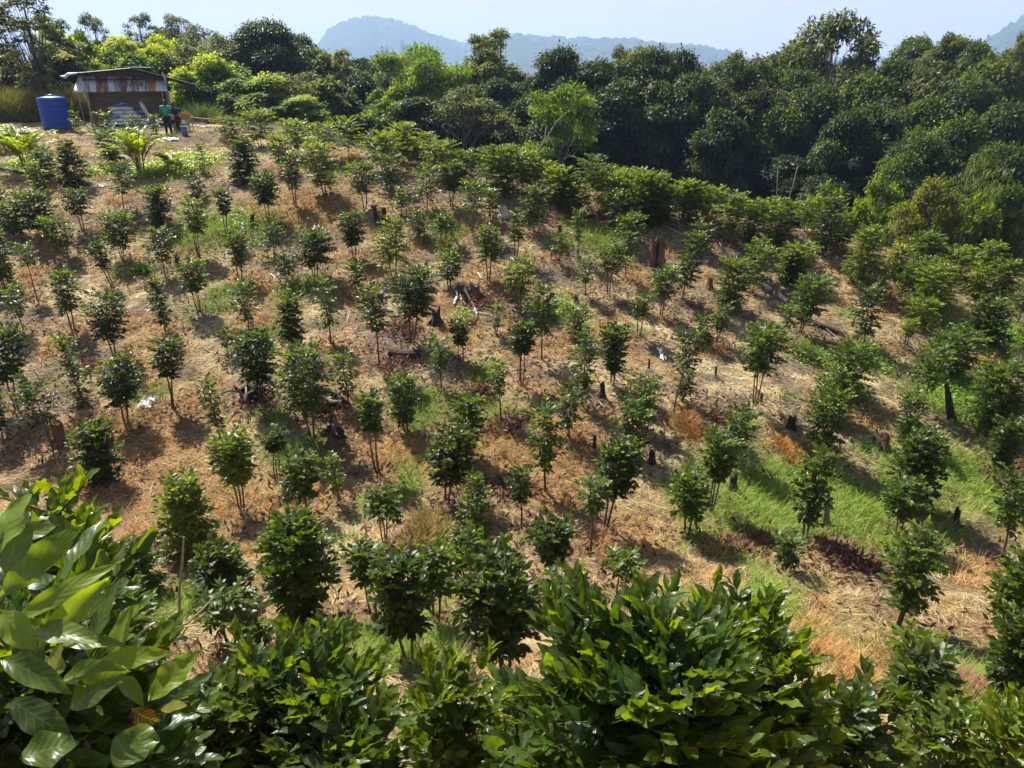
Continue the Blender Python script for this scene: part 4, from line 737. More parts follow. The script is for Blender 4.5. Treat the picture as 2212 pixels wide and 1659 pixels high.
for i, (l, p, w, m_) in enumerate([('long straight pale pole lying level below the bleached prongs', [(1000, 672), (1060, 682)], 4, M_PALE), ('thin pale stick right of the level pole', [(1085, 688), (1135, 688), (1150, 696)], 3, M_DEAD), ('grey stick above the level pole', [(1048, 652), (1070, 647)], 3, M_DEAD),
        ('short kinked white stick below the crest', [(1032, 592), (1042, 606)], 4, M_PALE), ('thin stick right of the low root-spread stump', [(1075, 628), (1110, 646)], 3, M_DEAD), ('grey arched stick behind the light green tree', [(1165, 595), (1195, 590), (1225, 604)], 3, M_DEAD), ('pale stick left of the umbrella tree shadow', [(585, 594), (604, 612)], 4, M_PALE),
        ('tapering reddish stick beside the round dark tree', [(320, 780), (350, 804)], 6, M_BRN), ('pale curved stick on the tangled roots', [(520, 855), (548, 864)], 5, M_DEAD), ('bleached thin stick crossing orange grass', [(823, 928), (855, 952)], 3, M_DEAD), ('thin white twig on the far right slope', [(1865, 738), (1895, 755)], 3, M_PALE),
        ('dark twig in the right slope mulch', [(1780, 710), (1810, 735)], 3, M_DEAD), ('pale stick near the light bush on the right', [(1860, 602), (1890, 618)], 3, M_PALE), ('thin stick lying uphill of the tall split stump', [(1535, 478), (1575, 492)], 3, M_DEAD), ('burnt stick left of the white plastic scrap', [(180, 870), (215, 892)], 4, M_CHAR),
        ('thin stick on the mulch below the squat hut path', [(430, 300), (470, 312)], 3, M_DEAD), ('pale crooked stick beside the crest stump', [(1440, 492), (1475, 510)], 3, M_PALE), ('twisted stick in the straw near the bank mound', [(2010, 1330), (2060, 1345)], 5, M_DEAD), ('thin dark stick on bare soil at the far left', [(60, 385), (90, 378)], 3, M_DEAD),
        ('long grey stick downhill of the pale broken stump', [(990, 555), (1030, 575)], 3, M_DEAD)]):
    curved('fallen_stick', l, 'stick', p, w, m_, 'sticks lying on the slope', lift=.05, n=5, taper=.5)
# trunks leaning or curved
def trunk(name, label, px, py, tops, wpx, m_):
    q, D = ground(px, py); mb = MB(); r = wpx * D / FP / 2; P = [(0, 0, -.1)]
    for tx, ty in tops: P.append(((tx - px) * D / FP, 0, h_to(ty, q, D)))
    mb.tube(P, [r * (1.3 - .8 * i / (len(P) - 1)) for i in range(len(P))], 8, jit=.1); o = mb.obj(name, m_, loc=q, smooth=True); return tag(o, label, 'dead trunk')
trunk('leaning_trunk', 'slanting lichened grey trunk rising left among weeds on the right slope', 2060, 905, [(2045, 880), (2034, 850), (2025, 830)], 15, M_CHAR)
trunk('curved_trunk', 'curved grey dead trunk standing in the green grass', 1790, 1138, [(1781, 1120), (1778, 1095), (1776, 1070)], 15, M_DEAD)
def tangle(px, py, rm, n, label, seed):
    q, D = ground(px, py); rg = random.Random(seed); e = empty('root_tangle', q); tag(e, label, 'burnt roots'); 
    for i in range(n):
        a = rg.uniform(0, 6.28); l = rm * rg.uniform(.5, 1.1); s = (rg.uniform(-.3, .3) * rm, rg.uniform(-.3, .3) * rm, rg.uniform(0, .2)); mb = MB()
        P = [(s[0] + cos(a) * l * t + .1 * sin(4 * t + i), s[1] + sin(a) * l * t * .7 + .1 * cos(5 * t), s[2] + .22 * sin(pi * t) * rg.uniform(.2, 1.4) + .02) for t in (0, .25, .5, .75, 1)]
        mb.tube(P, [.07, .06, .05, .035, .015] if i < 4 else [.03, .03, .025, .02, .01], 6, jit=.15, rng=rg); mb.obj('root', M_CHAR if i % 3 else M_DEAD, e)
tangle(535, 858, 1.0, 12, 'tangled burnt roots and black branches between two dark coffee trees', 1); tangle(700, 880, .8, 8, 'charred root heap under the large two-stemmed coffee tree', 2); tangle(720, 950, .5, 6, 'splintered burnt root pieces around the hollow stump', 3)
# bamboo stakes
M_BAM = noise_mat('dry_bamboo', [(.3, (.22, .16, .09)), (.7, (.42, .34, .2))], 10)
def stake(a, b, wpx, label, d=None):
    if len(a) == 2: q, D = ground(*a)
    else: D = a[2]; q = at(a[0], a[1], D)
    t = at(b[0], b[1], b[2] if len(b) > 2 else D - .25); mb = MB(); v = t - q; mb.tube([(0, 0, -.1), *[tuple(v * k + np.array([.012 * sin(9 * k), 0, 0])) for k in (.25, .5, .75, 1)]], [wpx * D / FP / 2] * 4 + [wpx * D / FP / 3], 6); o = mb.obj('bamboo_stake', M_BAM, loc=q); tag(o, label, 'stake', 'bamboo stakes by the dense bushes')
stake((383, 1382), (396, 1160), 6, 'tallest upright dry bamboo stake beside the yellow-green skirted tree')
stake((458, 1300), (450, 1160), 4, 'thin upright stake in front of a dark low bush'); stake((532, 1300), (522, 1230), 3, 'short thin stake at the right side of the dark low bush')
stake((365, 1388), (462, 1290, 7.1), 4, 'long bamboo rod slanting up right from the foot of the tallest stake'); stake((385, 1372), (445, 1322, 7.3), 4, 'shorter slanting rod crossing under the long one'); stake((352, 1362), (432, 1348, 7.6), 4, 'rod lying nearly level across the slanting rods')
# ------------------------------------------------------------------ hut
M_TIN = None
def tin_mat(name, stops, seed):
    m, nt, out = mat(name); L = nt.links.new; tc = nd(nt, 'ShaderNodeTexCoord'); sp = nd(nt, 'ShaderNodeSeparateXYZ'); L(tc.outputs['Object'], sp.inputs[0])
    mp = nd(nt, 'ShaderNodeMapping'); mp.inputs['Scale'].default_value = (3.2, .5, .6); mp.inputs['Location'].default_value = (seed, 0, 0); L(tc.outputs['Object'], mp.inputs[0])
    nz = nd(nt, 'ShaderNodeTexNoise'); nz.inputs['Scale'].default_value = 3.2; nz.inputs['Detail'].default_value = 6; nz.inputs['Roughness'].default_value = .7; L(mp.outputs[0], nz.inputs['Vector'])
    # each sheet weathers differently
    fl = nd(nt, 'ShaderNodeMath', operation='MULTIPLY'); fl.inputs[1].default_value = 1 / .33; L(sp.outputs['X'], fl.inputs[0]); f2 = nd(nt, 'ShaderNodeMath', operation='FLOOR'); L(fl.outputs[0], f2.inputs[0])
    wn_ = nd(nt, 'ShaderNodeTexWhiteNoise', noise_dimensions='1D'); L(f2.outputs[0], wn_.inputs['W']); ad = nd(nt, 'ShaderNodeMath', operation='MULTIPLY_ADD'); ad.inputs[1].default_value = .28; L(wn_.outputs['Value'], ad.inputs[0]); L(nz.outputs['Fac'], ad.inputs[2])
    su = nd(nt, 'ShaderNodeMath', operation='SUBTRACT'); su.inputs[1].default_value = .14; L(ad.outputs[0], su.inputs[0])
    c = ramp(nt, su.outputs[0], stops); p = nd(nt, 'ShaderNodeBsdfPrincipled'); p.inputs['Roughness'].default_value = .5; p.inputs['Metallic'].default_value = .15; L(c, p.inputs['Base Color']); L(p.outputs[0], out.inputs[0]); return m
M_TINR = tin_mat('rusty_tin', [(.40, (.62, .62, .60)), (.50, (.5, .46, .42)), (.55, (.26, .13, .09)), (.72, (.16, .085, .065))], 0)
M_TIND = tin_mat('dark_tin_and_shade', [(.35, (.075, .06, .055)), (.55, (.035, .028, .026)), (.7, (.12, .06, .04))], 4)  # dark roof sheets, also the painted shade of the panel above the awning
M_TINO = tin_mat('orange_rust_tin', [(.35, (.62, .24, .07)), (.6, (.45, .14, .04)), (.75, (.62, .5, .4))], 7)
M_TINW = tin_mat('galvanised_tin', [(.35, (.58, .63, .62)), (.6, (.45, .52, .52)), (.8, (.3, .2, .15))], 9)
M_PLK = noise_mat('grey_plank', [(.3, (.13, .105, .09)), (.5, (.25, .21, .18)), (.75, (.38, .33, .28))], 5, stretch=(.25, 1, 3), bump=.7)
M_POST = noise_mat('post_wood', [(.3, (.2, .18, .14)), (.7, (.42, .38, .31))], 8, stretch=(1, 1, .2))
def corr(x0, x1, ya, za, yb, zb, mat_, name, par, amp=.018, per=.085, th=.006, skew=0, cur=0):
    n = int((x1 - x0) / per * 6); V = []; F = []; rowsn = 5
    for s in (0, 1):
        for j in range(rowsn):
            t = j / (rowsn - 1)
            for i in range(n + 1):
                x = x0 + (x1 - x0) * i / n; V.append((x + skew * t, ya + (yb - ya) * t, za + (zb - za) * t + amp * sin(2 * pi * (x - x0) / per) - s * th + cur * sin(pi * t)))
    o_ = rowsn * (n + 1)
    for j in range(rowsn - 1):
        for i in range(n):
            a = j * (n + 1) + i; F += [(a, a + 1, a + n + 2, a + n + 1), (o_ + a, o_ + a + n + 1, o_ + a + n + 2, o_ + a + 1)]
    for i in range(n):
        a = i; F.append((a, o_ + a, o_ + a + 1, a + 1)); a = (rowsn - 1) * (n + 1) + i; F.append((a, a + 1, o_ + a + 1, o_ + a))
    mb = MB(); mb.add(V, F); return mb.obj(name, mat_, par)
HB, HD = ground(181, 277); HS = HD / FP                      # metres per pixel at the hut
hx, hy = HB[0], HB[1]; fz = HB[2]
hx += .42; hy += .1; HR = .42; hut = empty('wooden_hut', (hx, hy, fz), HR); hut.scale = (.9, 1, 1); tag(hut, 'open-fronted plank hut with rusty corrugated tin roof at the top left', 'hut')
def HL(x, y, z=0): return (hx + .9 * x * cos(HR) - y * sin(HR), hy + .9 * x * sin(HR) + y * cos(HR), fz + z)
def U(px, py): return ((px - 181) * HS, (277 - py) * HS / 1.05)        # hut-face coordinates in metres
WD = 2.4
x0, x1 = U(181, 0)[0], U(352, 0)[0]
DX = hx / (hy) * .0
# back wall planks
bw = MB(); bw0 = WD
for i in range(9):
    z = .62 + i * .2
    bw.box(((x0 + x1) / 2 + random.Random(i).uniform(-.03, .03) + .0, bw0 + .02 * (i % 2), z), (x1 - x0 + .3, .03, .198))
for xx in (x0 + .1, 1.72, x1 - .1): bw.box((xx, bw0 - .06, 1.1), (.09, .07, 2.3))
bw.obj('wall', M_PLK, hut)
sw = MB()
for i in range(10): sw.box((x1 + .12, 1.25, .35 + i * .21), (.03, 2.5, .18))
sw.obj('wall', M_PLK, hut)
sl_ = MB()
for i in range(8): sl_.box((x0 - .02, 1.6, .8 + i * .2), (.03, 1.7, .15))
sl_.obj('wall', M_PLK, hut)
for (xx, yy, r, h_, lean) in [(.02, 0, .065, 2.0, .12), (x1 - .1, 0, .045, 2.0, 0), (x1 + .2, .1, .05, 2.7, .0), (-.42, .9, .035, 2.1, -.05), (x0, WD, .05, 2.6, 0), (x1 + .15, WD, .05, 2.8, 0), (x1 + .42, .2, .035, 2.3, -.25)]:
    mb = MB(); mb.tube([(xx, yy, -.15), (xx + lean * .5, yy, h_ / 2), (xx + lean, yy, h_)], [r, r * .95, r * .85], 8); mb.obj('post', M_POST, hut, smooth=True)
# beams
mb = MB(); mb.box(((x0 + x1) / 2, -.03, 1.93), (x1 - x0 + .5, .08, .09)); mb.box(((x0 + x1) / 2, .9, 2.42), (x1 - x0 + .5, .07, .08)); mb.box((x0 + .1, .45, 2.16), (.06, .95, .06), Matrix.Rotation(.5, 3, 'X')); mb.box((x1 - .1, .45, 2.16), (.06, .95, .06), Matrix.Rotation(.5, 3, 'X')); mb.obj('beam', M_POST, hut)
# front awning: overlapping sheets from eave (low, front) up to the gable
ex0, ez = U(158, 200); ex1 = U(356, 0)[0]; tx0, tz = U(172, 165)[0], 2.62; tx1 = U(361, 0)[0]
sheets = 9; W_ = (ex1 - ex0) / sheets
for i in range(sheets):
    mt = M_TINO if i == 7 - 0 and False else (M_TINW if i == 8 else M_TINR)
    a = ex0 + i * W_
    if i == 7: corr(a, a + W_ * .45, -.42, ez - .005, .85, tz - .1, M_TINR, 'roof_sheet', hut, skew=(tx0 - ex0) * (1 - i / sheets) + (tx1 - ex1) * i / sheets); corr(a + W_ * .4, a + W_ * 1.02, -.42, ez + .012, .85, tz - .11, M_TINO, 'roof_sheet', hut, skew=(tx1 - ex1) * .8)
    else: corr(a, a + W_ + .06, -.42 - .02 * (i % 3), ez + .006 * (i % 2), .85, tz - .12 * (i / sheets) + .006 * (i % 2), mt, 'roof_sheet', hut, skew=(tx0 - ex0) * (1 - i / sheets) + (tx1 - ex1) * i / sheets)
gm = MB()      # dark panel standing in for the shade under the roof, above the awning
gm.add([(lx_ , 1.0 + o_, z_) for o_ in (0, .03) for lx_, z_ in ((x0 - .3, 2.2), (x1 + .3, 2.2), (x1 + .3, 2.62), (U(290, 0)[0], 3.0), (x0 - .3, 2.78))], [(0, 1, 2, 3, 4), (9, 8, 7, 6, 5), (0, 5, 6, 1), (1, 6, 7, 2), (2, 7, 8, 3), (3, 8, 9, 4), (4, 9, 5, 0)]); gm.obj('gable_shade', M_TIND, hut)
# gable roof: two slopes, ridge running back
ax, az_ = U(290, 152); lx, lz = U(150, 163); rx, rz = U(432, 190)
def slope(xa, za, xb, zb, y0, y1, name, mt, ov=.0, n=3):
    w = (y1 - y0) / n; 
    for i in range(n):
        V = []; F = []; m_ = int(w / .085 * 6)
        for s in (0, 1):
            for j in range(4):
                t = j / 3
                for k in range(m_ + 1):
                    y = y0 + w * i + (w + .07) * k / m_; V.append((xa + (xb - xa) * t, y, za + (zb - za) * t + .018 * sin(2 * pi * y / .085) - s * .006 + .008 * (i % 2)))
        o_ = 4 * (m_ + 1)
        for j in range(3):
            for k in range(m_):
                a = j * (m_ + 1) + k; F += [(a, a + m_ + 1, a + m_ + 2, a + 1), (o_ + a, o_ + a + 1, o_ + a + m_ + 2, o_ + a + m_ + 1)]
        for j in range(3):
            a = j * (m_ + 1); F.append((a, o_ + a, o_ + a + m_ + 1, a + m_ + 1))
        mb = MB(); mb.add(V, F); mb.obj(name, mt, hut)
slope(lx + .3, lz, ax, az_, .25, 2.9, 'roof_sheet', M_TIND); slope(ax - .05, az_ + .02, rx, rz, .2, 2.9, 'roof_sheet', M_TIND)
V = [];
mb = MB(); mb.tube([(lx - .35, .3, lz - .12), (lx - .1, .3, lz - .16), (lx + .1, .3, lz - .02), (lx + .6, .3, lz + .03)], [.02, .09, .08, .03], 8); mb.obj('roof_sheet', M_TINW, hut)
mb = MB(); mb.box((ax + .55, 1.2, az_ + .04), (1.1, 1.2, .02), Matrix.Rotation(.03, 3, 'Y')); mb.obj('roof_sheet', M_TINW, hut)
mb = MB()
for yy in (.35, 2.6):
    mb.tube([(lx + .35, yy, lz - .07), (ax, yy, az_ - .09)], .035, 6); mb.tube([(ax, yy, az_ - .09), (rx - .1, yy, rz - .06)], .035, 6); mb.tube([(x0, yy, 2.45), (x1 + .2, yy, 2.45)], .03, 6); mb.tube([(ax, yy, 2.45), (ax, yy, az_ - .1)], .03, 6)
mb.obj('rafter', M_CHAR, hut)
mb = MB()   # dark plank shelf and rubble below the wall inside
for i in range(3): mb.box((.75 + .1 * i, 1.4, .12 + .16 * i), (1.2 - .2 * i, .5, .06))
tag(mb.obj('plank_stack', M_PLK, loc=(hx, hy, fz), rz=HR), 'short stack of old planks inside the hut behind the left post', 'planks')
# sacks
M_SACK = noise_mat('woven_sack', [(.2, (.16, .2, .3)), (.38, (.6, .63, .66)), (.6, (.76, .78, .78)), (.8, (.82, .82, .8))], 3.5, detail=3, rough=.6, bump=.5)
M_SACKB = noise_mat('blue_woven_sack', [(.25, (.03, .06, .2)), (.5, (.12, .18, .36)), (.7, (.5, .54, .6))], 3.5, detail=3, rough=.6, bump=.5)
def sack_mesh(seed):
    rg = random.Random(seed); V = []; F = []; nu, nv = 12, 12
    for i in range(nu + 1):
        u = i / nu; e = sin(pi * (.06 + .88 * u)) ** .45
        for j in range(nv):
            a = 2 * pi * j / nv; y = .21 * cos(a) * (.75 + .25 * e); z = .11 * math.copysign(abs(sin(a)) ** .8, sin(a)) * e; V.append(((u - .5) * .74, y + rg.uniform(-.012, .012), z + rg.uniform(-.012, .012)))
    for i in range(nu):
        for j in range(nv): F.append((i * nv + j, i * nv + (j + 1) % nv, (i + 1) * nv + (j + 1) % nv, (i + 1) * nv + j))
    F.append(tuple(range(nv))[::-1]); F.append(tuple(range(nu * nv, (nu + 1) * nv))); mb = MB(); mb.add(V, F); return [mb.mesh('sack', M_SACK, True), mb.mesh('sack', M_SACKB, True)]
SM = [sack_mesh(i) for i in range(3)]; rg = random.Random(12); k = 0
LN = ['bottom', 'second', 'third', 'fourth', 'fifth', 'top']; CN = ['first', 'second', 'third', 'fourth', 'fifth', 'sixth']
for lay, cnt in enumerate([5, 5, 4, 3, 2, 1]):
    for c in range(cnt):
        bl = (k % 3 == 1); xx = 1.05 + (c + .5 * ((lay) % 2) + .15 * lay) * .60; nm = 'blue-printed' if bl else 'grey-white'
        if lay == 5: xx = 1.75
        o = link('fertilizer_sack', SM[k % 3][1 if bl else 0], None, HL(xx, .45 + .12 * lay + rg.uniform(-.1, .1), .12 + lay * .205), HR + rg.uniform(-.35, .35)); o.rotation_euler[0] = rg.uniform(-.15, .15); o.rotation_euler[1] = rg.uniform(-.15, .15)
        tag(o, f'{nm} woven sack in the {LN[lay]} layer, {CN[c]} from the left, inside the hut', 'sack', 'sacks heaped in the hut'); k += 1
o = link('fertilizer_sack', SM[2][0], None, HL(3.05, .5, .95), .3); o.rotation_euler[1] = 1.2; tag(o, 'whitest plump sack standing upright at the right end of the heap', 'sack', 'sacks heaped in the hut')
# ------------------------------------------------------------------ water tank
def pmat(name, col, rough=.4, spec=.5):
    return noise_mat(name, [(.3, tuple(c * .82 for c in col)), (.7, col)], 4, rough=rough, spec=spec, bump=.05)
M_BLUE = pmat('blue_plastic', (.01, .06, .34), .5, .3); M_LID = pmat('blue_lid', (.03, .12, .5), .35)
TB, TD = ground(126, 279); r = 56 * TD / FP / 2; Hk = h_to(212, TB, TD)
def lathe(prof, n=48): 
    V = []; F = []
    for (rr, z) in prof:
        for k in range(n): V.append((rr * cos(2 * pi * k / n), rr * sin(2 * pi * k / n), z))
    for i in range(len(prof) - 1):
        for k in range(n): F.append((i * n + k, i * n + (k + 1) % n, (i + 1) * n + (k + 1) % n, (i + 1) * n + k))
    return V, F
pr = [(0, 0), (r * .98, 0)]
nb = 7
for i in range(nb):
    z = Hk * (i + .5) / nb; pr += [(r * .985, z - Hk * .06), (r * .985, z - .045), (r * 1.01, z - .02), (r * 1.01, z + .02), (r * .985, z + .045)]
pr += [(r * .985, Hk - .03), (r * .96, Hk)]
tk = empty('water_tank', TB); tag(tk, 'large ribbed bright blue plastic water tank left of the hut', 'water tank')
mb = MB(); mb.add(*lathe(pr)); mb.obj('body', M_BLUE, tk, smooth=True)
mb = MB(); mb.add(*lathe([(r * .965, Hk - .02), (r * .97, Hk + .02), (r * .6, Hk + .08), (r * .3, Hk + .11), (0, Hk + .115)])); mb.obj('top', M_LID, tk, smooth=True)
mb = MB(); mb.add(*lathe([(r * .26, Hk + .10), (r * .26, Hk + .17), (r * .22, Hk + .19), (0, Hk + .195)], 24)); mb.obj('lid', M_LID, tk, smooth=True)
# ------------------------------------------------------------------ bucket, table, pole, sheets
M_BKT = pmat('faded_blue_plastic', (.10, .22, .48), .45); q, D = ground(400, 293)
bk = empty('bucket', q); tag(bk, 'pale blue plastic bucket standing on the ground right of the people', 'bucket'); rb = 7 * D / FP; hb = h_to(274, q, D)
mb = MB(); mb.add(*lathe([(0, .01), (rb * .85, 0), (rb * .95, hb * .6), (rb, hb), (rb * 1.07, hb), (rb * 1.07, hb + .03), (rb * .93, hb + .03), (rb * .86, .05), (0, .04)], 28)); mb.obj('body', M_BKT, bk, smooth=True)
mb = MB(); mb.tube([(rb * 1.02 * cos(a), -.02 - .1 * sin(a), hb - .02 - .12 * sin(a)) for a in np.linspace(0, pi, 9)], .008, 5); mb.obj('handle', M_DEAD, bk)
q, D = ground(405, 283); tb = empty('work_stand', q); tag(tb, 'rough pole bench holding an orange tray beside the hut', 'bench'); s = D / FP
zt = h_to(252, q, D)
mb = MB(); mb.box((.05, .1, zt), (.5, .5, .05)); mb.obj('top', M_POST, tb)
for lx_, ly in ((-.16, -.1), (.2, -.1), (-.16, .3), (.2, .3)):
    mb = MB(); mb.tube([(lx_, ly, -.05), (lx_ + .02, ly, zt - .025)], .022, 6); mb.obj('leg', M_POST, tb)
M_ORA = pmat('orange_plastic', (.75, .16, .03), .4)
mb = MB(); zz = zt + .03; w_, l_ = .42, .34
mb.box((.02, .1, zz + .012), (w_, l_, .02)); 
for sx in (-1, 1): mb.box((.02 + sx * (w_ / 2 - .008), .1, zz + .077), (.016, l_, .11)); mb.box((.02, .1 + sx * (l_ / 2 - .008), zz + .077), (w_ - .033, .016, .11))
tag(mb.obj('tray', M_ORA, loc=q), 'bright orange plastic tray on the pole bench', 'tray')
a_ = at(404, 253, D - .3); b_ = at(484, 260.5, D - .9); mb = MB(); v = b_ - a_; mb.tube([(0, 0, 0), tuple(v * .5), tuple(v)], [.04, .037, .033], 8); mb.tube([tuple(v * .97), tuple(v * .97 + np.array([0, 0, -(b_[2] - gz(b_[0], b_[1]))]))], .03, 6); mb.tube([(0, 0, 0), (0, 0, -(a_[2] - gz(a_[0], a_[1])))], .03, 6)
tag(mb.obj('pole_rail', M_BAM, loc=a_), 'long yellowish pole rail running level from the bench to the bushes', 'rail')
M_SHT = noise_mat('white_sheet', [(.3, (.55, .56, .56)), (.7, (.82, .82, .8))], 3, rough=.6)
def sheet(px, py, wpx, hpx, label, seed, cat='plastic sheet'):
    q, D = ground(px, py); rg = np.random.default_rng(seed); n = 9; V = []; F = []; w, h = wpx * D / FP, hpx * D / FP * 2.6
    for j in range(n):
        for i in range(n):
            u, v = i / (n - 1) - .5, j / (n - 1) - .5; e = 1 + .35 * rg.uniform(-1, 1) * (max(abs(u), abs(v)) > .4); x, y = u * w * e, v * h * e; V.append((x, y, gz(q[0] + x, q[1] + y) - q[2] + .05 + rg.uniform(0, .07)))
    V += [(a, b, c - .012) for a, b, c in V]; N_ = n * n
    for j in range(n - 1):
        for i in range(n - 1): a = j * n + i; F += [(a, a + 1, a + n + 1, a + n), (N_ + a, N_ + a + n, N_ + a + n + 1, N_ + a + 1)]
    for i in range(n - 1): F += [(i, N_ + i, N_ + i + 1, i + 1), ((n - 1) * n + i, (n - 1) * n + i + 1, N_ + (n - 1) * n + i + 1, N_ + (n - 1) * n + i), (i * n, (i + 1) * n, N_ + (i + 1) * n, N_ + i * n), (i * n + n - 1, N_ + i * n + n - 1, N_ + (i + 1) * n + n - 1, (i + 1) * n + n - 1)]
    mb = MB(); mb.add(V, F); tag(mb.obj('plastic_sheet', M_SHT, loc=q), label, cat, 'white scraps lying about')
sheet(372, 303, 26, 9, 'crumpled white sheet on the ground in front of the standing person', 1); sheet(418, 274, 22, 4, 'white sheet on the ground below the pole rail, nearer the bench', 2); sheet(443, 276, 20, 4, 'white sheet on the ground below the pole rail, farther from the bench', 3)
sheet(216, 404, 24, 6, 'white scrap beside the dark bushy coffee tree below the tank', 4); sheet(320, 875, 30, 14, 'bright white plastic scrap on orange straw', 5); sheet(1429, 768, 10, 20, 'white rag draped on a grey stump', 6, 'rag')
M_GRNP = pmat('pale_green_pipe', (.35, .62, .5), .4)
curved('pipe', 'pale green pipe, upper of two behind the small round tree', 'pipe', [(925, 597), (972, 597)], 4, M_GRNP, 'pale green pipes', jit=0, taper=1); curved('pipe', 'pale green pipe, lower of two behind the small round tree', 'pipe', [(932, 605), (962, 606)], 3, M_GRNP, 'pale green pipes', jit=0, taper=1)
# ------------------------------------------------------------------ people
M_SKIN = pmat('skin', (.16, .085, .055), .55, .3); M_SHIRT = pmat('green_shirt', (.03, .36, .16), .8, .2); M_DRK = pmat('dark_cloth', (.02, .022, .04), .85, .2); M_HAIR = pmat('black_hair', (.012, .01, .01), .6, .3); M_BOOT = pmat('dark_boot', (.02, .018, .02), .6); M_TAN = pmat('cardboard', (.42, .24, .14), .8)
def skinned(name, J, E, par, mt, sub=2):
    me = bpy.data.meshes.new(name); me.from_pydata([j[:3] for j in J], E, []); me.materials.append(mt); o = link(name, me, par)
    md = o.modifiers.new('Skin', 'SKIN'); md.use_smooth_shade = True
    for i, j in enumerate(J): v = me.skin_vertices[0].data[i]; v.radius = (j[3], j[4] if len(j) > 4 else j[3]); v.use_root = (i == 0)
    s = o.modifiers.new('Sub', 'SUBSURF'); s.levels = sub; s.render_levels = sub
    return o
def person(loc, rz, pose, label, shirt, pants):
    e = empty('person', loc, rz); tag(e, label, 'person')
    J = [tuple(v) for v in pose['J']]; E = pose['E']; body = skinned('body', J, E, e, M_SKIN)
    # fingers: five short chains from each palm
    for (h, d) in pose['hands']:
        pass
    for nm, mt, idxs, grow in (('shirt', shirt, pose['shirt'], 1.22), ('trousers', pants, pose['pants'], 1.22)):
        mp = {a: i for i, a in enumerate(idxs)}; Jc = [(J[a][0], J[a][1], J[a][2], J[a][3] * grow + .012, (J[a][4] if len(J[a]) > 4 else J[a][3]) * grow + .012) for a in idxs]; Ec = [(mp[a], mp[b]) for a, b in E if a in mp and b in mp]
        skinned(nm, Jc, Ec, e, mt, 2)
    hd = J[pose['head']]; mb = MB(); n = 14; V = []; F = []
    for i in range(7):
        t = i / 6 * pi * .56
        for k in range(n): a = 2 * pi * k / n; V.append((hd[0] + .088 * sin(t) * cos(a), hd[1] + .014 + .102 * sin(t) * sin(a), hd[2] + .0 + .118 * cos(t) - (.0 if sin(a) < 0 else .03 * sin(t) * sin(a))))
    for i in range(6):
        for k in range(n): F.append((i * n + k, (i + 1) * n + k, (i + 1) * n + (k + 1) % n, i * n + (k + 1) % n))
    mb.add(V, F); mb.obj('hair', M_HAIR, e, smooth=True)
    return e
# joints: 0 pelvis 1 waist 2 chest 3 neckbase 4 neck 5 headlow 6 head 7 crown | 8 nose | 9.. arms | legs | fingers
def build_pose(pel, chest, head, armL, armR, legL, legR):
    J = [(*pel, .135, .10), ((pel[0] + chest[0]) / 2, (pel[1] + chest[1]) / 2, (pel[2] + chest[2]) / 2, .13, .095), (*chest, .155, .105), (chest[0] * .9 + head[0] * .1, chest[1] * .9 + head[1] * .1, chest[2] + .11, .12, .08), ((chest[0] + head[0]) / 2, (chest[1] + head[1]) / 2, head[2] - .15, .055, .055),
         (head[0], head[1] - .015, head[2] - .07, .058, .066), (head[0], head[1], head[2], .074, .09), (head[0], head[1] + .01, head[2] + .07, .055, .07), (head[0], head[1] - .108, head[2] - .02, .014, .018)]
    E = [(0, 1), (1, 2), (2, 3), (3, 4), (4, 5), (5, 6), (6, 7), (6, 8)]; shirt = [0, 1, 2, 3]; pants = [0]; hands = []
    for A in (armL, armR):
        s, el, w, h = A; i = len(J); J += [(*s, .058), (*el, .043), (*w, .030), (*h, .040, .02)]; E += [(3, i), (i, i + 1), (i + 1, i + 2), (i + 2, i + 3)]; shirt.append(i)
        m_ = [(s[k] * .35 + el[k] * .65) for k in range(3)]; J.append((*m_, .047)); j = len(J) - 1; E.remove((i, i + 1)); E += [(i, j), (j, i + 1)]; shirt.append(j)
        d = np.array(h) - np.array(w); d = d / np.linalg.norm(d); sd = np.cross(d, [0, 1, .2]); sd = sd / np.linalg.norm(sd)
        for f, (off, ln) in enumerate([(-.03, .07), (-.010, .082), (.010, .078), (.03, .06)]):
            b = np.array(h) + d * .03 + sd * off; m2 = b + d * ln * .5 + np.array([0, -.008, 0]); t = b + d * ln + np.array([0, -.03, 0]); q = len(J); J += [(*b, .010), (*m2, .009), (*t, .007)]; E += [(i + 3, q), (q, q + 1), (q + 1, q + 2)]
        tb = np.array(w) + d * .03 - sd * .035; t2 = tb + d * .05 - sd * .03; q = len(J); J += [(*tb, .012), (*t2, .009)]; E += [(i + 3, q), (q, q + 1)]
        hands.append((h, d))
    for Lg in (legL, legR):
        hp, kn, an, toe = Lg; i = len(J); J += [(*hp, .095), (*kn, .062), (*an, .045), (*toe, .038, .03)]; E += [(0, i), (i, i + 1), (i + 1, i + 2), (i + 2, i + 3)]; pants += [i, i + 1, i + 2]
    return dict(J=J, E=E, shirt=shirt, pants=pants, head=6, hands=hands)
st = build_pose((0, 0, .92), (0, -.02, 1.28), (.02, -.04, 1.60), [(-.19, 0, 1.40), (-.27, .02, 1.13), (-.22, -.10, .90), (-.20, -.13, .83)], [(.19, 0, 1.40), (.25, .02, 1.13), (.24, -.08, .88), (.24, -.10, .80)],
                [(-.09, 0, .85), (-.11, -.02, .47), (-.12, .02, .08), (-.14, -.14, .03)], [(.09, 0, .85), (.11, -.03, .47), (.13, .02, .08), (.16, -.13, .03)])
q, D = ground(366, 290.5); p1 = person(q, .15, st, 'person standing in a bright green shirt and dark trousers beside the hut', M_SHIRT, M_DRK); sc_ = h_to(217, q, D) / 1.70; p1.scale = (sc_,) * 3
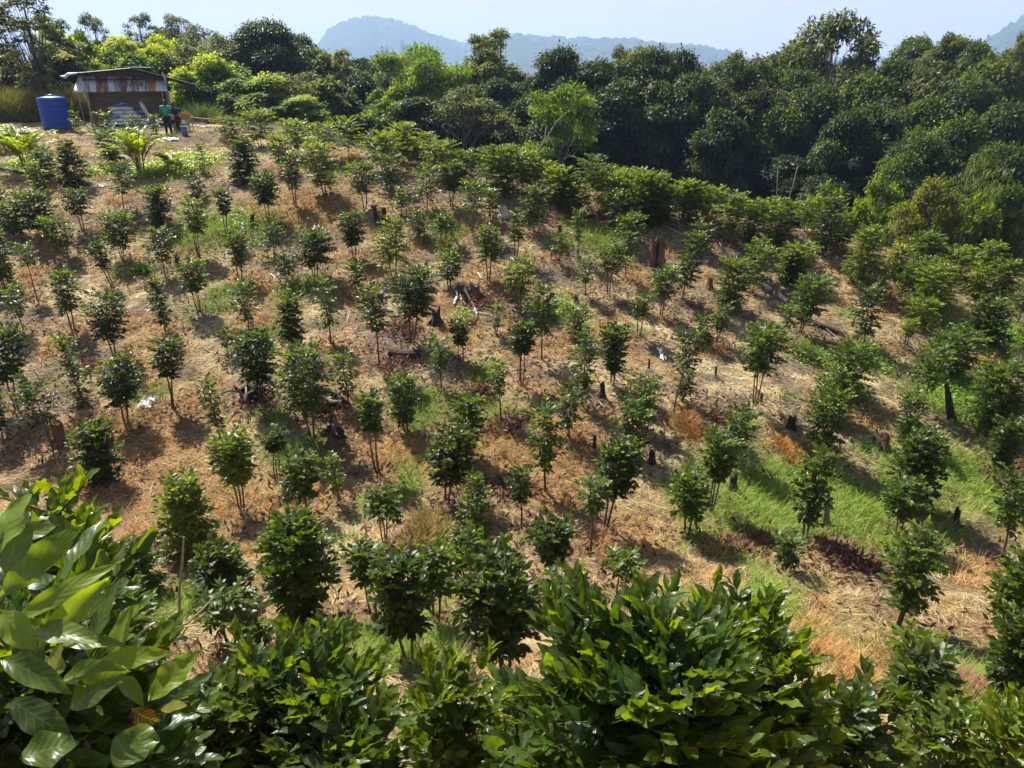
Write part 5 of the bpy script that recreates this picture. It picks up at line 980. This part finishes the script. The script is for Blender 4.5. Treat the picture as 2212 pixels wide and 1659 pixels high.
se = build_pose((0, .12, .50), (.02, .05, .86), (.0, -.02, 1.18), [(-.18, .05, .98), (-.24, -.10, .76), (-.10, -.28, .68), (-.04, -.30, .68)], [(.20, .05, .98), (.26, -.12, .78), (.10, -.30, .66), (.05, -.31, .66)],
                [(-.09, .08, .50), (-.14, -.36, .50), (-.12, -.38, .08), (-.12, -.54, .03)], [(.10, .08, .50), (.20, -.36, .46), (.30, -.52, .08), (.34, -.68, .03)])
q2, D2 = ground(382, 285); p2 = person(q2, .1, se, 'person in dark clothes sitting behind the green-shirted person, holding a tan box', M_DRK, M_DRK); s2 = min(1.25, max(.95, h_to(221, q2, D2) / 1.29)); p2.scale = (s2,) * 3
mb = MB(); mb.tube([(0, .12, -.05), (0, .12, .36)], [.17, .16], 10, jit=.06); o = mb.obj('seat_log', M_DEAD, loc=q2); o.scale = (s2,) * 3; tag(o, 'short upright log under the sitting person', 'log')
mb = MB(); mb.box((0, 0, 0), (.26, .18, .24)); mb.box((0, -.092, .02), (.262, .004, .03)); mb.box((0, 0, .122), (.264, .184, .006)); tag(mb.obj('carton', M_TAN, loc=(q2[0] + .0, q2[1] - .34 * s2, q2[2] + .66 * s2)), "tan cardboard box held in the sitting person's hands", 'box')
# ------------------------------------------------------------------ ginger, bamboo, bare tree, tufts
def ginger(px, py, wpx, top, label, n=24, seed=0):
    q, D = ground(px, py); H = h_to(top, q, D); R = wpx * D / FP / 2; rg = np.random.default_rng(seed); e = empty('ginger_plant', q); tag(e, label, 'ginger plant', 'ginger plants in front of the hut'); sm = MB(); P, Dd, N, Ln, C = [], [], [], [], []
    for i in range(n):
        a = rg.uniform(0, 6.28); rad = R * rg.uniform(.25, 1.0); h = H * rg.uniform(.75, 1.0) * (1 - .25 * (rad / R) ** 2); pts = []
        for t in np.linspace(0, 1, 9): rr = .12 + rad * t ** 1.8; pts.append(np.array([cos(a) * rr, sin(a) * rr, h * (t ** .8) * (1 - .12 * t ** 4)]))
        sm.tube(pts, list(np.linspace(.014, .005, 9)), 4, cap=False)
        pts = np.array(pts)
        for t in np.linspace(.38, 1, 13):
            f = t * 8; k = min(7, int(f)); p = pts[k] + (pts[k + 1] - pts[k]) * (f - k); d = nrm(pts[k + 1] - pts[k]); sd = nrm(np.cross(d, [0, 0, 1.0]))
            for sg in (-1, 1): P.append(p); Dd.append(d * .75 + sd * sg * .8 + np.array([0, 0, .15]) + rg.normal(0, .08, 3)); N.append(np.array([0, 0, 1]) + rg.normal(0, .2, 3) - d * .4); Ln.append(.34 * (1 - .35 * abs(t - .7)) * rg.uniform(.85, 1.1)); C.append(np.array([.16, .22, .018]) * rg.uniform(.65, 1.35) * (.7 + .5 * t))
    V, F, CC, _ = leaves(np.array(P), np.array(Dd), np.array(N), np.array(Ln), np.array(Ln) * .23, np.array(C), T_MD2, .35); link('foliage', mesh_np('foliage', V, F, M_LEAF, col=CC), e); sm.obj('stem', M_BARK, e)
ginger(62, 370, 125, 250, 'broad ginger clump of arching yellow-green fronds left of the water tank foot', 38, 1); ginger(306, 376, 104, 262, 'tallest ginger clump of yellow-green fronds in front of the hut opening', 30, 2); ginger(4, 322, 60, 262, 'small ginger clump cut by the left edge', 16, 3); ginger(372, 372, 70, 318, 'low ginger fronds spreading right of the tallest clump', 12, 4)
ginger(20, 330, 50, 280, 'low ginger fronds between the cut clump and the broad clump', 10, 5)
def sapling(px, py, wpx, top, label, kind, tint, seed, L=.2, dens=.8):
    q, D = ground(px, py); H = h_to(top, q, D); place_coffee(seed, q, H, wpx * D / FP, .25 * H, kind, tint, 1, 0, 0, label, 'young trees beside the hut', L=L, dens=dens)
sapling(168, 288, 26, 240, 'small leafy sapling between the tank and the hut post', 'o', 'g', 901); sapling(238, 302, 54, 240, 'grey-green sapling in front of the sacks, left side', 'o', 'g', 902); sapling(292, 302, 56, 252, 'grey-green sapling in front of the sacks, middle', 'o', 'g', 903); sapling(335, 300, 50, 250, 'thin grey sapling in front of the sacks, right side', 'o', 'g', 904)
def tufts(name, px, py, wpx, hpx, n, col, seed, label=None, dpt=1.0, Dfix=None, stuff=False):
    q, D = ground(px, py); w = wpx * D / FP; h = hpx * D / FP; rg = np.random.default_rng(seed); x = q[0] + rg.normal(0, w * .22, n) if not stuff else q[0] + rg.uniform(-w / 2, w / 2, n); y = q[1] + rg.normal(0, .25, n) * dpt if not stuff else q[1] + rg.uniform(0, dpt, n)
    dx = (x - q[0]) / (w / 2); a = rg.normal(0, .35, n) + (dx * .6 if not stuff else 0); D_ = np.stack([np.sin(a), rg.normal(0, .3, n), np.cos(a)], 1); P = np.stack([x, y, height(x, y) - .03], 1)
    V, F, CC, _ = leaves(P - (0 if stuff else q), D_, np.stack([-np.sign(a), rg.normal(0, .8, n), .3 + 0 * a], 1), h * rg.uniform(.5, 1.15, n), .014 if q[1] < 24 else .035, np.array(col) * rg.uniform(.6, 1.4, (n, 1)), T_MD2, .3)
    o = link(name, mesh_np(name, V, F, M_GRASS, col=CC), None, None if stuff else q)
    tag(o, kind='stuff') if stuff else tag(o, label, 'grass tuft', 'tall grass tufts')
tufts('tall_grass', 95, 262, 260, 78, 9000, (.24, .23, .045), 1, dpt=4.0, stuff=True)
tufts('grass_tuft', 440, 262, 40, 46, 420, (.16, .25, .05), 2, 'tall green grass tuft behind the pole rail'); tufts('grass_tuft', 470, 268, 34, 30, 260, (.2, .24, .07), 3, 'shorter grass tuft near the far end of the pole rail')
tufts('grass_tuft', 1490, 925, 40, 28, 1600, (.40, .22, .08), 4, 'rusty dead grass tuft on pale straw, left of a leaning tree'); tufts('grass_tuft', 1700, 975, 34, 24, 1400, (.44, .23, .07), 5, 'rusty dead grass tuft below the jagged black stump'); tufts('grass_tuft', 2020, 1470, 150, 55, 6000, (.30, .18, .09), 6, 'shaggy brown straw mound on the bank at the right', 1.6)
tufts('grass_tuft', 1790, 1440, 120, 40, 5000, (.42, .25, .09), 7, 'golden dry grass clump right of the largest near bush', 1.4); tufts('grass_tuft', 930, 1140, 80, 32, 2400, (.34, .28, .10), 8, 'straw-coloured grass clump above the small umbrella tree'); tufts('grass_tuft', 1235, 1330, 60, 36, 1600, (.33, .3, .11), 9, 'pale grass clump left of the largest near bush')
def culms(label, px, yb, top, D, n, wpx, seed):
    b = at(px, yb, D); z0 = gz(b[0], b[1]); b[2] = z0; H = at(px, top, D)[2] - z0; R = wpx * D / FP / 2; rg = np.random.default_rng(seed); e = empty('bamboo', b); tag(e, label, 'bamboo'); P, Dd, N, Ln, C = [], [], [], [], []
    for i in range(n):
        a = rg.uniform(0, 6.28); h = H * rg.uniform(.7, 1); lean = R * rg.uniform(.3, 1.1); pts = [np.array([cos(a) * (.15 + lean * t ** 2.2), sin(a) * (.15 + lean * t ** 2.2), h * (t - .08 * t ** 4)]) for t in np.linspace(0, 1, 10)]; mb = MB(); mb.tube(pts, list(np.linspace(.035, .008, 10)), 5); mb.obj('culm', M_GRNB, e, smooth=True)
        for t in np.linspace(.3, 1, 26):
            f = t * 9; k = min(8, int(f)); p = pts[k] + (pts[k + 1] - pts[k]) * (f - k); ta = rg.uniform(0, 6.28); tp = p + np.array([cos(ta), sin(ta), -.1]) * rg.uniform(.2, .7)
            for _ in range(9): la = rg.uniform(0, 6.28); P.append(tp + rg.normal(0, .08, 3)); Dd.append((cos(la), sin(la), -.7)); N.append((rg.normal(0, .3), rg.normal(0, .3), 1)); Ln.append(rg.uniform(.2, .34)); C.append(np.array([.09, .13, .035]) * rg.uniform(.7, 1.3))
    V, F, CC, _ = leaves(np.array(P), np.array(Dd), np.array(N), np.array(Ln), np.array(Ln) * .16, np.array(C), T_FAR, .25); link('foliage', mesh_np('foliage', V, F, M_FOR, col=CC), e)
M_GRNB = noise_mat('green_culm', [(.3, (.09, .12, .04)), (.7, (.2, .22, .09))], 6)
culms('pale green bamboo clump in front of the creeper-covered trees at the right', 2112, 480, 300, 33.5, 11, 100, 5)
def bare(label, x, top, D, seed, m_, H0=None, n=9, spread=.3, name='bare_tree', leafy=None, wr=1):
    P = at(x, top, D); z0 = gz(P[0], P[1]); H = P[2] - z0; rg = random.Random(seed); e = empty(name, (P[0], P[1], z0)); tag(e, label, 'tree'); mb = MB()
    def br(p, d, l, r, dep):
        q = p + d * l; mid = (p + q) / 2 + Vector((rg.uniform(-1, 1), rg.uniform(-1, 1), 0)) * l * .06; mb.tube([p, mid, q], [r, r * .85, r * .65], 5, cap=False)
        if dep > 0:
            for _ in range(rg.choice((2, 3))): nd_ = (d + Vector((rg.uniform(-1, 1), rg.uniform(-1, 1), rg.uniform(-.2, .7))) * (spread * 2)).normalized(); br(q, nd_, l * rg.uniform(.62, .85), r * .6, dep - 1)
    br(Vector((0, 0, -.2)), Vector((.05, 0, 1)), H * .33, .011 * H * wr, 5); mx = max(v[2] for v in mb.v); k = H / mx; mb.v = [(a * (1 + (k - 1) * .5), b * (1 + (k - 1) * .5), c * k) for a, b, c in mb.v]
    mb.obj('trunk', m_, e, smooth=True); return e
bare('bare leafless grey tree standing against the distant peak', 820, 84, 57, 4, M_DEAD, spread=.3)
bare('pale many-branched leafless thicket tree below the bright crown', 985, 190, 48.5, 7, M_DEAD, spread=.5, wr=.6); bare('pale forked bare tree at the forest foot, right of the branched thicket', 1010, 235, 46, 11, M_DEAD, spread=.45, wr=.6)
def wtrunk(label, pts, D, wpx, m_):
    b = at(pts[0][0], pts[0][1], D); b[2] = gz(b[0], b[1]); P = [(0, 0, -.2)]
    for x, y in pts: w = at(x, y, D) - b; P.append((w[0], 0, w[2]))
    mb = MB(); r = wpx * D / FP / 2; mb.tube(P, [r * (1.1 - .5 * i / (len(P) - 1)) for i in range(len(P))], 7); tag(mb.obj('slender_trunk', m_, loc=b, smooth=True), label, 'tree trunk', 'pale trunks at the forest foot')
wtrunk('pale curved trunk under the bright feathery tree, left one', [(1158, 330), (1176, 300), (1180, 270)], 42.5, 4, M_DEAD); wtrunk('pale curved trunk under the bright feathery tree, right one', [(1150, 335), (1170, 315), (1200, 262), (1222, 240)], 42, 4, M_DEAD)
wtrunk('slim trunk rising in the dark forest foot, left one of a pair', [(1678, 428), (1675, 395), (1672, 360)], 39, 3, M_DEAD); wtrunk('slim trunk rising in the dark forest foot, right one of a pair', [(1702, 435), (1708, 400), (1712, 355)], 39, 3, M_DEAD)
print('objects', len(bpy.data.objects))
